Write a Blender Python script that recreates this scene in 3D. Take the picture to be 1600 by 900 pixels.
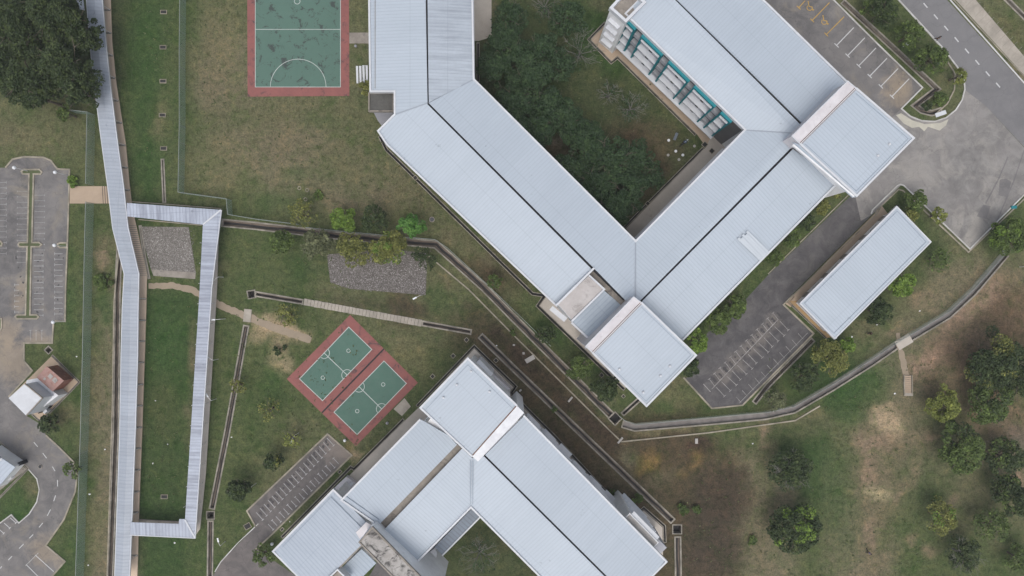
import bpy, math, random
import numpy as np
from mathutils import Vector, Matrix
from mathutils.geometry import delaunay_2d_cdt, tessellate_polygon

for o in list(bpy.data.objects):
    bpy.data.objects.remove(o, do_unlink=True)
scene = bpy.context.scene
COL = scene.collection

# ------------------------------------------------------------------ camera, sky, sun
CAM_H = 120.0
S = 0.11                       # metres on the ground per photograph pixel
cam = bpy.data.cameras.new('camera')
cam.sensor_width = 36.0
cam.lens = 36.0 * CAM_H / (1600 * S)
cam.clip_start = 1.0
cam.clip_end = 5000
camo = bpy.data.objects.new('camera', cam)
camo.location = (0, 0, CAM_H)
COL.objects.link(camo)
scene.camera = camo

SUN_EL, SUN_AZ = 68, 190
world = bpy.data.worlds.new('World')
scene.world = world
world.use_nodes = True
wn = world.node_tree
sky = wn.nodes.new('ShaderNodeTexSky')
sky.sky_type = 'NISHITA'
sky.sun_disc = False
sky.sun_elevation = math.radians(SUN_EL)
sky.sun_rotation = math.radians(SUN_AZ)
sky.air_density = 1.3
sky.dust_density = 5.0
sky.ozone_density = 1.0
hs = wn.nodes.new('ShaderNodeHueSaturation')     # overcast: the blue of the clear sky is mostly veiled
hs.inputs['Saturation'].default_value = 0.5
wn.links.new(sky.outputs[0], hs.inputs['Color'])
wn.links.new(hs.outputs[0], wn.nodes['Background'].inputs[0])
wn.nodes['Background'].inputs[1].default_value = 0.13
sun = bpy.data.lights.new('sun', 'SUN')
sun.energy = 0.9
sun.angle = math.radians(55)
sun.color = (1.0, 0.985, 0.95)
suno = bpy.data.objects.new('sun', sun)
az = math.radians(SUN_AZ)
el = math.radians(SUN_EL)
sd = Vector((math.sin(az) * math.cos(el), math.cos(az) * math.cos(el), math.sin(el)))
suno.rotation_euler = sd.to_track_quat('Z', 'Y').to_euler()
suno.location = (0, 0, 200)
COL.objects.link(suno)
scene.view_settings.view_transform = 'Standard'
scene.view_settings.look = 'None'
scene.view_settings.gamma = 1.0
scene.view_settings.use_curve_mapping = False
scene.view_settings.exposure = 0.27

# ------------------------------------------------------------------ helpers
def P(px, py, h=0.0):
    """where a point seen at photo pixel (px, py) stands when it is h metres up"""
    k = S * (CAM_H - h) / CAM_H
    return Vector(((px - 800) * k, (450 - py) * k, h))

def P2(px, py, h=0.0):
    v = P(px, py, h)
    return Vector((v.x, v.y))

def pts(lst, h=0.0):
    return [P2(p[0], p[1], h) for p in lst]

def lin(c):
    return tuple((x / 12.92 if x <= 0.04045 else ((x + 0.055) / 1.055) ** 2.4) for x in c)

def rgb(r, g, b):
    return lin((r / 255, g / 255, b / 255))

class MB:
    def __init__(self):
        self.v = []; self.f = []; self.uv = []; self.m = []; self.mi = 0
    def add(self, vs, fs, uvs=None):
        b = len(self.v)
        self.v += [tuple(v) for v in vs]
        for f in fs:
            self.f.append(tuple(i + b for i in f))
            self.m.append(self.mi)
        self.uv += list(uvs) if uvs else [(0, 0)] * len(vs)
        return self
    def prism(self, poly, z0, z1):
        a = sum(poly[i].x * poly[(i + 1) % len(poly)].y - poly[(i + 1) % len(poly)].x * poly[i].y for i in range(len(poly)))
        if a < 0: poly = poly[::-1]
        n = len(poly)
        vs = [(p.x, p.y, z0) for p in poly] + [(p.x, p.y, z1) for p in poly]
        fs = [tuple(range(n, 2 * n)), tuple(range(n - 1, -1, -1))]
        fs += [(i, (i + 1) % n, (i + 1) % n + n, i + n) for i in range(n)]
        return self.add(vs, fs)
    def sheet(self, poly, z):
        a = sum(poly[i].x * poly[(i + 1) % len(poly)].y - poly[(i + 1) % len(poly)].x * poly[i].y for i in range(len(poly)))
        if a < 0: poly = poly[::-1]
        return self.add([(p.x, p.y, z) for p in poly], [tuple(range(len(poly)))])
    def side(self, p, w, closed=False):
        n = len(p); out = []
        for i in range(n):
            a = p[i - 1] if (i > 0 or closed) else None
            b = p[(i + 1) % n] if (i < n - 1 or closed) else None
            d1 = (p[i] - a).normalized() if a is not None else None
            d2 = (b - p[i]).normalized() if b is not None else None
            if d1 is None: d1 = d2
            if d2 is None: d2 = d1
            n1 = Vector((-d1.y, d1.x)); n2 = Vector((-d2.y, d2.x))
            m = n1 + n2
            m = m.normalized() if m.length > 1e-4 else n1
            k = 1.0 / max(0.35, m.dot(n1))
            out.append(p[i] + m * w * k)
        return out
    def ribbon(self, p, w, z0, z1, closed=False, off=0.0):
        L = self.side(p, off + w / 2, closed); R = self.side(p, off - w / 2, closed)
        n = len(p)
        vs = []
        for i in range(n):
            vs += [(L[i].x, L[i].y, z1), (R[i].x, R[i].y, z1), (R[i].x, R[i].y, z0), (L[i].x, L[i].y, z0)]
        fs = []
        for i in range(n if closed else n - 1):
            a = 4 * i; b = 4 * ((i + 1) % n)
            fs += [(a, a + 1, b + 1, b), (a + 1, a + 2, b + 2, b + 1), (a + 2, a + 3, b + 3, b + 2), (a + 3, a, b, b + 3)]
        if not closed:
            e = 4 * (n - 1)
            fs += [(0, 3, 2, 1), (e, e + 1, e + 2, e + 3)]
        return self.add(vs, fs)
    def strip(self, p, w, z):
        L = self.side(p, w / 2); R = self.side(p, -w / 2); n = len(p)
        vs = [(q.x, q.y, z) for q in R] + [(q.x, q.y, z) for q in L]
        return self.add(vs, [(i, i + 1, n + i + 1, n + i) for i in range(n - 1)])
    def box(self, c, d, l, w, z0, z1):
        d = Vector(d).normalized(); n = Vector((-d.y, d.x)); c = Vector((c[0], c[1]))
        return self.prism([c - d * l / 2 - n * w / 2, c + d * l / 2 - n * w / 2, c + d * l / 2 + n * w / 2, c - d * l / 2 + n * w / 2], z0, z1)
    def tube(self, a, b, r0, r1=None, n=8, cap=True):
        a = Vector(a); b = Vector(b); r1 = r0 if r1 is None else r1
        d = (b - a).normalized()
        x = d.orthogonal().normalized(); y = d.cross(x)
        vs = []
        for q, r in ((a, r0), (b, r1)):
            for i in range(n):
                t = 2 * math.pi * i / n
                vs.append(q + x * r * math.cos(t) + y * r * math.sin(t))
        fs = [(i, (i + 1) % n, n + (i + 1) % n, n + i) for i in range(n)]
        if cap: fs += [tuple(range(n - 1, -1, -1)), tuple(range(n, 2 * n))]
        return self.add(vs, fs)
    def path(self, ps, rs, n=6):
        for i in range(len(ps) - 1):
            self.tube(ps[i], ps[i + 1], rs[i], rs[i + 1], n)
        return self
    def ball(self, c, r, seg=10, rings=6, sc=(1, 1, 1), zmin=-1.0):
        vs = []; fs = []
        for j in range(rings + 1):
            t = math.pi * j / rings
            for i in range(seg):
                a = 2 * math.pi * i / seg
                vs.append((c[0] + r * sc[0] * math.sin(t) * math.cos(a), c[1] + r * sc[1] * math.sin(t) * math.sin(a), c[2] + r * sc[2] * max(zmin, math.cos(t))))
        for j in range(rings):
            for i in range(seg):
                k = (i + 1) % seg
                fs.append((j * seg + i, (j + 1) * seg + i, (j + 1) * seg + k, j * seg + k))
        return self.add(vs, fs)
    def build(self, name, mat, parent=None, smooth=False):
        me = bpy.data.meshes.new(name)
        off = Vector((0, 0, 0))
        if parent is not None: off = wloc(parent)
        me.from_pydata([(v[0] - off.x, v[1] - off.y, v[2] - off.z) for v in self.v], [], self.f)
        if any(u != (0, 0) for u in self.uv):
            uvl = me.uv_layers.new(name='UVMap')
            li = np.empty(len(me.loops), dtype=np.int32); me.loops.foreach_get('vertex_index', li)
            uvl.data.foreach_set('uv', np.array(self.uv, dtype=np.float32)[li].ravel())
        if isinstance(mat, (list, tuple)):
            for m in mat: me.materials.append(m)
            me.polygons.foreach_set('material_index', self.m)
        elif mat: me.materials.append(mat)
        if smooth: me.polygons.foreach_set('use_smooth', [True] * len(me.polygons))
        me.update()
        o = bpy.data.objects.new(name, me)
        COL.objects.link(o)
        if parent is not None: o.parent = parent
        return o

def wloc(o):
    v = Vector((0, 0, 0))
    while o is not None:
        v += o.location; o = o.parent
    return v

def tag(o, label=None, cat=None, group=None, kind=None):
    if label: o['label'] = label
    if cat: o['category'] = cat
    if group: o['group'] = group
    if kind: o['kind'] = kind
    return o

def thing(name, label, cat, loc=(0, 0, 0), group=None):
    o = bpy.data.objects.new(name, None)
    COL.objects.link(o)
    o.empty_display_size = 0.5
    o.location = loc
    return tag(o, label, cat, group)

def struct(name, mb, mat, label=None):
    o = mb.build(name, mat)
    return tag(o, label, None, None, 'structure')

# ------------------------------------------------------------------ materials
def newmat(name):
    m = bpy.data.materials.new(name); m.use_nodes = True
    nt = m.node_tree
    return m, nt, nt.nodes['Principled BSDF']

def N(nt, t, **kw):
    n = nt.nodes.new(t)
    for k, v in kw.items():
        if k.startswith('i_'): n.inputs[int(k[2:])].default_value = v
        else: setattr(n, k, v)
    return n

def ramp(nt, fac, stops):
    r = nt.nodes.new('ShaderNodeValToRGB')
    while len(r.color_ramp.elements) < len(stops): r.color_ramp.elements.new(0.5)
    for e, (p, c) in zip(r.color_ramp.elements, stops):
        e.position = p
        e.color = (c, c, c, 1) if isinstance(c, (int, float)) else (*c, 1)
    nt.links.new(fac, r.inputs[0])
    return r.outputs[0]

def noise(nt, co, scale, detail=4, rough=0.6, dist=0.0):
    n = nt.nodes.new('ShaderNodeTexNoise')
    n.inputs['Scale'].default_value = scale
    n.inputs['Detail'].default_value = detail
    n.inputs['Roughness'].default_value = rough
    n.inputs['Distortion'].default_value = dist
    if co is not None: nt.links.new(co, n.inputs['Vector'])
    return n.outputs['Fac']

def mixc(nt, fac, a, b, mode='MIX'):
    m = nt.nodes.new('ShaderNodeMix'); m.data_type = 'RGBA'; m.blend_type = mode
    for sock, v in ((m.inputs[0], fac), (m.inputs[6], a), (m.inputs[7], b)):
        if hasattr(v, 'links') or isinstance(v, bpy.types.NodeSocket): nt.links.new(v, sock)
        elif isinstance(v, (int, float)): sock.default_value = v
        else: sock.default_value = (*v, 1)
    return m.outputs[2]

def geo(nt):
    return nt.nodes.new('ShaderNodeNewGeometry').outputs['Position']

def bump(nt, b, h, strength, dist=0.05):
    bn = nt.nodes.new('ShaderNodeBump')
    bn.inputs['Strength'].default_value = strength
    bn.inputs['Distance'].default_value = dist
    nt.links.new(h, bn.inputs['Height'])
    nt.links.new(bn.outputs[0], b.inputs['Normal'])

def weathered(name, base, dark, light=None, s1=0.35, s2=2.2, rough=0.85, amt=0.6, stain=None, stain_at=(0.55, 0.7), stain_s=0.5, metallic=0.0, b=0.15):
    m, nt, bs = newmat(name)
    co = geo(nt)
    n1 = noise(nt, co, s1, 5, 0.65, 0.4)
    n2 = noise(nt, co, s2, 5, 0.7)
    c = mixc(nt, ramp(nt, n1, [(0.32, 0.0), (0.68, amt)]), base, dark)
    c = mixc(nt, ramp(nt, n2, [(0.35, 0.0), (0.75, 0.5 * amt)]), c, light or dark)
    if stain:
        n3 = noise(nt, co, stain_s, 6, 0.75, 0.8)
        c = mixc(nt, ramp(nt, n3, [(stain_at[0], 0.0), (stain_at[1], 1.0)]), c, stain)
    nt.links.new(c, bs.inputs['Base Color'])
    bs.inputs['Roughness'].default_value = rough
    bs.inputs['Metallic'].default_value = metallic
    if b: bump(nt, bs, n2, b)
    return m

def plain(name, c, rough=0.6, metallic=0.0, emit=None):
    m, nt, bs = newmat(name)
    n = noise(nt, geo(nt), 3.0, 3)
    nt.links.new(mixc(nt, ramp(nt, n, [(0.3, 0.0), (0.8, 0.35)]), c, tuple(x * 0.72 for x in c)), bs.inputs['Base Color'])
    bs.inputs['Roughness'].default_value = rough
    bs.inputs['Metallic'].default_value = metallic
    return m

def roofmat(name, base, dark, period=0.5, seam=0.6, dirt=0.35, streak=0.3):
    """ribbed metal sheeting: ribs and their dirt run along v, repeat along u (uv in metres)"""
    m, nt, bs = newmat(name)
    uv = nt.nodes.new('ShaderNodeUVMap'); uv.uv_map = 'UVMap'
    sp = nt.nodes.new('ShaderNodeSeparateXYZ'); nt.links.new(uv.outputs[0], sp.inputs[0])
    d = N(nt, 'ShaderNodeMath', operation='DIVIDE', i_1=period); nt.links.new(sp.outputs[0], d.inputs[0])
    fr = N(nt, 'ShaderNodeMath', operation='FRACT'); nt.links.new(d.outputs[0], fr.inputs[0])
    rib = ramp(nt, fr.outputs[0], [(0.0, 1.0), (0.16, 1.0), (0.26, 0.0), (0.85, 0.0), (1.0, 1.0)])
    # sheet-to-sheet tint: one value per 1.05 m wide sheet and long sheet lengths
    d2 = N(nt, 'ShaderNodeMath', operation='DIVIDE', i_1=period * 6); nt.links.new(sp.outputs[0], d2.inputs[0])
    fl = N(nt, 'ShaderNodeMath', operation='FLOOR'); nt.links.new(d2.outputs[0], fl.inputs[0])
    wn_ = N(nt, 'ShaderNodeTexWhiteNoise', noise_dimensions='1D'); nt.links.new(fl.outputs[0], wn_.inputs['W'])
    co = geo(nt)
    n1 = noise(nt, co, 0.09, 4, 0.6, 0.3)
    mp = N(nt, 'ShaderNodeMapping'); mp.inputs['Scale'].default_value = (1.1, 0.09, 1)
    nt.links.new(uv.outputs[0], mp.inputs[0])
    n2 = noise(nt, mp.outputs[0], 1.0, 5, 0.65)
    n3 = noise(nt, co, 1.6, 6, 0.75)
    c = mixc(nt, ramp(nt, n1, [(0.35, 0.0), (0.7, dirt * 0.5)]), base, dark)
    c = mixc(nt, ramp(nt, n2, [(0.45, 0.0), (0.8, streak)]), c, dark)
    c = mixc(nt, ramp(nt, n3, [(0.4, 0.0), (0.85, dirt * 0.45)]), c, dark)
    t = N(nt, 'ShaderNodeMath', operation='MULTIPLY', i_1=0.10); nt.links.new(wn_.outputs[0], t.inputs[0])
    c = mixc(nt, t.outputs[0], c, dark)
    rf = N(nt, 'ShaderNodeMath', operation='MULTIPLY', i_1=seam * 0.34); nt.links.new(rib, rf.inputs[0])
    c = mixc(nt, rf.outputs[0], c, dark)
    d3 = N(nt, 'ShaderNodeMath', operation='DIVIDE', i_1=5.7); nt.links.new(sp.outputs[1], d3.inputs[0])
    fr3 = N(nt, 'ShaderNodeMath', operation='FRACT'); nt.links.new(d3.outputs[0], fr3.inputs[0])
    c = mixc(nt, ramp(nt, fr3.outputs[0], [(0.0, 0.28), (0.016, 0.28), (0.022, 0.0)]), c, dark)
    n5 = noise(nt, co, 0.9, 3, 0.5)
    c = mixc(nt, ramp(nt, n5, [(0.72, 0.0), (0.8, 0.5)]), c, tuple(x * 0.5 for x in dark))
    nt.links.new(c, bs.inputs['Base Color'])
    bs.inputs['Roughness'].default_value = 0.5
    bs.inputs['Metallic'].default_value = 0.0
    bump(nt, bs, rib, 0.3, 0.025)
    return m

M = {}
M['roof'] = roofmat('roof_metal', (0.40, 0.45, 0.51), (0.24, 0.28, 0.325), dirt=0.25, streak=0.15)
M['roof_dirty'] = roofmat('roof_metal_dirty', (0.40, 0.447, 0.505), (0.19, 0.213, 0.25), dirt=0.55, streak=0.8)
M['roof_low'] = roofmat('roof_metal_low', (0.33, 0.39, 0.455), (0.19, 0.23, 0.29), period=0.6, seam=1.0, dirt=0.6)
M['roof_hall'] = roofmat('roof_metal_hall', (0.385, 0.435, 0.50), (0.22, 0.26, 0.32), period=0.55, seam=0.9, dirt=0.5)
M['roof_walk'] = roofmat('walkway_roof_metal', (0.355, 0.39, 0.45), (0.21, 0.235, 0.27), period=0.6, seam=0.9, dirt=0.7, streak=0.6)
M['roof_loop'] = roofmat('loop_roof_metal', (0.41, 0.45, 0.53), (0.13, 0.14, 0.18), period=0.55, seam=0.9, dirt=0.6, streak=0.9)
M['canopy'] = roofmat('canopy_metal', (0.16, 0.2, 0.25), (0.07, 0.08, 0.1), period=0.6, seam=1.0, dirt=0.6)
M['sheet_new'] = roofmat('new_sheet_metal', (0.48, 0.52, 0.56), (0.36, 0.4, 0.45), period=0.9, seam=0.8)
M['white'] = weathered('white_paint', (0.72, 0.73, 0.75), (0.42, 0.42, 0.46), s1=0.5, amt=0.45, rough=0.6, b=0.05)
M['trim'] = weathered('white_trim', (0.57, 0.59, 0.62), (0.38, 0.385, 0.41), s1=0.5, amt=0.4, rough=0.6, b=0.05)
M['wall'] = weathered('wall_paint', (0.78, 0.79, 0.8), (0.52, 0.51, 0.52), s1=0.4, amt=0.5, b=0.05)
M['wall_grey'] = weathered('grey_wall_paint', (0.42, 0.43, 0.46), (0.28, 0.28, 0.31), s1=0.4, amt=0.5, b=0.05)
M['parapet'] = weathered('stained_parapet', (0.62, 0.6, 0.62), (0.4, 0.37, 0.38), s1=0.6, amt=0.5, stain=(0.3, 0.28, 0.275), stain_at=(0.6, 0.7), stain_s=0.35)
M['slab'] = weathered('roof_concrete', (0.36, 0.345, 0.33), (0.21, 0.19, 0.175), light=(0.5, 0.49, 0.47), s1=0.3, s2=1.2, stain=(0.06, 0.055, 0.05), stain_at=(0.6, 0.72), stain_s=0.3)
M['slab_black'] = weathered('mossy_roof_concrete', (0.34, 0.32, 0.3), (0.16, 0.15, 0.14), light=(0.68, 0.66, 0.64), s1=0.35, s2=0.35, amt=0.9, stain=(0.045, 0.042, 0.04), stain_at=(0.49, 0.6), stain_s=0.45)
M['slab_dark'] = weathered('soot_stained_concrete', (0.1, 0.1, 0.095), (0.05, 0.05, 0.048), light=(0.19, 0.18, 0.165), s1=0.6, s2=1.2, amt=0.8)
M['slab_pale'] = weathered('pale_roof_concrete', (0.44, 0.41, 0.4), (0.3, 0.27, 0.255), light=(0.56, 0.55, 0.54), s1=0.35, s2=1.0, amt=0.7, stain=(0.22, 0.2, 0.19), stain_at=(0.55, 0.75))
M['gutter'] = weathered('gutter_concrete', (0.31, 0.28, 0.245), (0.16, 0.14, 0.12), s1=0.6, s2=2.5, amt=0.8, stain=(0.05, 0.045, 0.045), stain_at=(0.56, 0.7), stain_s=0.5)
M['apron'] = weathered('apron_concrete', (0.47, 0.43, 0.38), (0.32, 0.285, 0.25), s1=0.3, s2=2.0, amt=0.6, stain=(0.18, 0.16, 0.14), stain_at=(0.62, 0.8))
M['apron_shade'] = weathered('shaded_apron_concrete', (0.17, 0.165, 0.165), (0.1, 0.095, 0.09), s1=0.3, s2=2.0, amt=0.6)  # apron concrete darkened so the colour carries the passage's shade
M['walk_floor'] = weathered('brightened_walkway_screed', (0.6, 0.47, 0.36), (0.42, 0.33, 0.25), s1=0.3, s2=2.0, amt=0.5)  # light screed, colour raised further to offset the shade under the roof
M['channel_grey'] = weathered('grey_channel_bed', (0.25, 0.23, 0.22), (0.12, 0.11, 0.105), s1=0.5, s2=1.5, amt=0.8)
M['tan'] = weathered('tan_concrete', (0.42, 0.325, 0.24), (0.29, 0.225, 0.165), s1=0.3, s2=2.0, amt=0.7)
M['yellowish'] = weathered('ochre_concrete', (0.38, 0.25, 0.11), (0.28, 0.19, 0.11), s1=0.4, s2=2.0, amt=0.8)
M['pave'] = weathered('old_paving', (0.40, 0.36, 0.31), (0.22, 0.2, 0.17), s1=0.4, s2=3.0, amt=0.8)
M['kerb'] = weathered('kerb_concrete', (0.40, 0.355, 0.285), (0.17, 0.155, 0.12), s1=0.5, s2=2.0, amt=1.0)
M['kerb_white'] = weathered('white_kerb', (0.6, 0.6, 0.59), (0.25, 0.235, 0.21), s1=0.4, s2=3.0, amt=0.7)
M['drain_wall'] = weathered('drain_concrete', (0.37, 0.335, 0.285), (0.13, 0.12, 0.1), s1=0.5, s2=1.6, amt=1.0)
M['drain_soil'] = weathered('drain_silt', (0.155, 0.122, 0.098), (0.06, 0.05, 0.043), light=(0.23, 0.185, 0.145), s1=0.8, s2=2.5, amt=0.8)
M['drain_dark'] = weathered('drain_bottom', (0.03, 0.028, 0.028), (0.015, 0.015, 0.015), s1=0.8, s2=2.5)
M['gap_black'] = plain('dark_gap', (0.012, 0.012, 0.014), 0.9)  # near-black: paints the darkness inside the ridge gaps, also colours path grooves
M['glass'] = plain('dark_window_glass', (0.02, 0.022, 0.027), 0.25)
M['glass_grey'] = plain('dusty_louvre_glass', (0.24, 0.24, 0.26), 0.4)
M['teal'] = plain('teal_paint', (0.0, 0.175, 0.21), 0.6)
M['rust'] = weathered('rusty_iron', (0.22, 0.07, 0.035), (0.1, 0.035, 0.025), light=(0.36, 0.24, 0.22), s1=0.8, s2=2.0, amt=0.9)
M['rust_top'] = weathered('rust_stained_lid', (0.34, 0.2, 0.17), (0.22, 0.1, 0.07), light=(0.45, 0.36, 0.36), s1=0.8, s2=1.6, amt=0.9)
M['rustline'] = weathered('rusty_flashing', (0.19, 0.1, 0.06), (0.09, 0.05, 0.035), s1=1.0)
M['red'] = weathered('court_red', (0.26, 0.095, 0.085), (0.19, 0.07, 0.065), light=(0.15, 0.07, 0.065), s1=0.3, s2=1.4, amt=0.7, stain=(0.085, 0.05, 0.05), stain_at=(0.55, 0.66), stain_s=0.6)
M['court'] = weathered('court_green', (0.08, 0.15, 0.12), (0.068, 0.126, 0.102), light=(0.1, 0.165, 0.135), s1=0.2, s2=1.2, amt=0.6, stain=(0.045, 0.06, 0.055), stain_at=(0.555, 0.60), stain_s=0.6)
M['court2'] = weathered('court_green_clean', (0.07, 0.145, 0.113), (0.057, 0.117, 0.093), light=(0.11, 0.155, 0.13), s1=0.2, s2=1.0, amt=0.7, stain=(0.06, 0.09, 0.08), stain_at=(0.6, 0.7), stain_s=0.6)
M['line'] = weathered('line_paint', (0.46, 0.5, 0.48), (0.3, 0.34, 0.32), s1=0.5, s2=3.0)
M['line_worn'] = weathered('worn_line_paint', (0.46, 0.46, 0.47), (0.24, 0.24, 0.24), s1=0.6, s2=2.5, amt=0.8)
M['line_faint'] = weathered('faint_line_paint', (0.4, 0.385, 0.375), (0.18, 0.17, 0.165), s1=0.8, s2=3.5, amt=1.0)
M['line_road'] = weathered('road_line_paint', (0.55, 0.55, 0.56), (0.4, 0.4, 0.4), s1=0.5, s2=3.0)
M['yellow'] = weathered('yellow_line_paint', (0.5, 0.31, 0.06), (0.3, 0.2, 0.07), s1=0.6, s2=3.0)
M['post'] = plain('galvanised_post', (0.25, 0.28, 0.27), 0.5)
M['pole'] = plain('white_pole_paint', (0.6, 0.6, 0.6), 0.5)
M['globe'] = plain('milk_glass', (0.7, 0.72, 0.75), 0.3)
M['litter'] = plain('white_scrap', (0.7, 0.7, 0.72), 0.7)
M['black'] = plain('black_cloth', (0.012, 0.013, 0.016), 0.8)
M['blue'] = plain('blue_cloth', (0.12, 0.16, 0.32), 0.8)
M['maroon'] = plain('maroon_cloth', (0.09, 0.02, 0.03), 0.8)
M['skin'] = plain('skin', (0.3, 0.16, 0.1), 0.6)
M['hair'] = plain('black_hair', (0.015, 0.012, 0.01), 0.5)
M['rubber'] = plain('rubber', (0.015, 0.015, 0.016), 0.8)
M['bikeblue'] = plain('blue_fairing', (0.02, 0.06, 0.14), 0.3)
M['bark'] = weathered('bark', (0.14, 0.115, 0.09), (0.07, 0.055, 0.045), s1=1.0, s2=6.0)
M['bark_pale'] = weathered('pale_bark', (0.17, 0.165, 0.15), (0.12, 0.115, 0.1), s1=1.0, s2=6.0)

def asphalt(name, base, dark, light, stain, st=(0.55, 0.7), dirt=(), dirtcol=(0.34, 0.27, 0.19)):
    m, nt, bs = newmat(name)
    co = geo(nt)
    n1 = noise(nt, co, 0.07, 5, 0.6, 0.6)
    n2 = noise(nt, co, 0.4, 6, 0.7, 0.5)
    n3 = noise(nt, co, 5.0, 4, 0.8)
    base, dark, light, stain = [(q[0], q[1], q[2] * 0.99) for q in (base, dark, light, stain)]
    c = mixc(nt, ramp(nt, n1, [(0.38, 0.0), (0.6, 1.0)]), base, dark)
    c = mixc(nt, ramp(nt, n2, [(0.42, 0.0), (0.68, 0.8)]), c, light)
    n4 = noise(nt, co, 0.16, 6, 0.7, 1.0)
    c = mixc(nt, ramp(nt, n4, [(st[0], 0.0), (st[1], 0.8)]), c, stain)
    for (dx_, dy_, dr_) in dirt:   # dust and wear lying round real spots of the lot
        w_ = P(dx_, dy_)
        vd = N(nt, 'ShaderNodeVectorMath', operation='DISTANCE'); vd.inputs[1].default_value = (w_.x, w_.y, 0)
        nt.links.new(co, vd.inputs[0])
        dv_ = N(nt, 'ShaderNodeMath', operation='DIVIDE', i_1=dr_ * S); nt.links.new(vd.outputs['Value'], dv_.inputs[0])
        ad = N(nt, 'ShaderNodeMath', operation='SUBTRACT'); nt.links.new(n2, ad.inputs[0]); nt.links.new(dv_.outputs[0], ad.inputs[1])
        c = mixc(nt, ramp(nt, ad.outputs[0], [(0.0, 0.0), (0.3, 0.5)]), c, dirtcol)
    # fine cracks
    vo = N(nt, 'ShaderNodeTexVoronoi', feature='DISTANCE_TO_EDGE'); vo.inputs['Scale'].default_value = 0.22
    wv = N(nt, 'ShaderNodeVectorMath', operation='ADD')
    nn = nt.nodes.new('ShaderNodeTexNoise'); nn.inputs['Scale'].default_value = 0.5; nn.inputs['Detail'].default_value = 4
    nt.links.new(co, nn.inputs['Vector'])
    sc = N(nt, 'ShaderNodeVectorMath', operation='SCALE'); sc.inputs['Scale'].default_value = 3.0
    nt.links.new(nn.outputs['Color'], sc.inputs[0])
    nt.links.new(co, wv.inputs[0]); nt.links.new(sc.outputs[0], wv.inputs[1])
    nt.links.new(wv.outputs[0], vo.inputs['Vector'])
    c = mixc(nt, ramp(nt, vo.outputs['Distance'], [(0.0, 0.35), (0.012, 0.0)]), c, tuple(x * 0.4 for x in dark))
    c = mixc(nt, ramp(nt, n3, [(0.3, 0.0), (0.8, 0.3)]), c, tuple(x * 0.6 for x in dark))
    nt.links.new(c, bs.inputs['Base Color'])
    bs.inputs['Roughness'].default_value = 0.9
    bump(nt, bs, n3, 0.3, 0.03)
    return m
M['asph_lot'] = asphalt('worn_lot_asphalt', (0.165, 0.157, 0.157), (0.10, 0.096, 0.098), (0.225, 0.212, 0.205), (0.27, 0.235, 0.185), (0.53, 0.74), [(20, 565, 90), (60, 540, 50), (10, 520, 60), (30, 470, 40), (70, 860, 60), (110, 880, 50), (36, 450, 30), (1405, 150, 60), (1400, 130, 50)])
M['asph_dark'] = asphalt('dark_lot_asphalt', (0.10, 0.095, 0.10), (0.065, 0.062, 0.066), (0.14, 0.133, 0.135), (0.15, 0.14, 0.135), (0.54, 0.74), [(1130, 590, 38), (1150, 568, 38), (1172, 545, 38), (1190, 525, 38), (1210, 503, 34)], (0.2, 0.175, 0.155))
M['asph_plaza'] = asphalt('plaza_asphalt', (0.225, 0.212, 0.208), (0.155, 0.148, 0.146), (0.28, 0.27, 0.26), (0.33, 0.31, 0.285), (0.5, 0.68))
M['asph_road'] = asphalt('road_asphalt', (0.175, 0.173, 0.18), (0.15, 0.148, 0.155), (0.195, 0.19, 0.195), (0.2, 0.195, 0.195), (0.6, 0.8))
M['asph_bottom'] = asphalt('brown_lot_asphalt', (0.15, 0.13, 0.125), (0.10, 0.092, 0.092), (0.18, 0.16, 0.155), (0.085, 0.08, 0.08), (0.52, 0.66), [(530, 702, 60), (545, 712, 40)], (0.28, 0.235, 0.2))

def gravelmat(name, cs, scale=3.2):
    m, nt, bs = newmat(name)
    co = geo(nt)
    vo = N(nt, 'ShaderNodeTexVoronoi'); vo.inputs['Scale'].default_value = scale
    nt.links.new(co, vo.inputs['Vector'])
    sp = nt.nodes.new('ShaderNodeSeparateColor'); nt.links.new(vo.outputs['Color'], sp.inputs[0])
    c = ramp(nt, sp.outputs[0], [(0.0, cs[0]), (0.45, cs[1]), (0.85, cs[2]), (1.0, cs[3])])
    n = noise(nt, co, 0.35, 4, 0.6)
    c = mixc(nt, ramp(nt, n, [(0.4, 0.0), (0.8, 0.5)]), c, cs[0])
    nt.links.new(c, bs.inputs['Base Color']); bs.inputs['Roughness'].default_value = 0.95
    return m
M['gravel'] = gravelmat('rubble', [(0.1, 0.09, 0.08), (0.15, 0.138, 0.125), (0.215, 0.2, 0.185), (0.4, 0.385, 0.37)], 9.0)
M['gravel2'] = gravelmat('purple_gravel', [(0.07, 0.062, 0.055), (0.115, 0.103, 0.095), (0.18, 0.168, 0.16), (0.38, 0.36, 0.36)], 9.0)

def leafmat(name, a, b, c):
    m, nt, bs = newmat(name)
    g = nt.nodes.new('ShaderNodeNewGeometry')
    n = noise(nt, g.outputs['Position'], 0.8, 5, 0.75)
    col = ramp(nt, n, [(0.34, a), (0.52, b), (0.66, tuple(x * 1.5 for x in c))])
    r = ramp(nt, g.outputs['Random Per Island'], [(0.0, 0.0), (1.0, 1.0)])
    mm = N(nt, 'ShaderNodeMath', operation='MULTIPLY', i_1=0.62); nt.links.new(r, mm.inputs[0])
    col = mixc(nt, mm.outputs[0], col, tuple(x * 0.45 for x in a))
    nt.links.new(col, bs.inputs['Base Color'])
    bs.inputs['Roughness'].default_value = 0.65
    try: bs.inputs['Specular IOR Level'].default_value = 0.25
    except Exception: pass
    return m
M['leaf_dark'] = leafmat('dark_leaves', (0.027, 0.045, 0.018), (0.045, 0.067, 0.024), (0.069, 0.091, 0.030))
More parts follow.
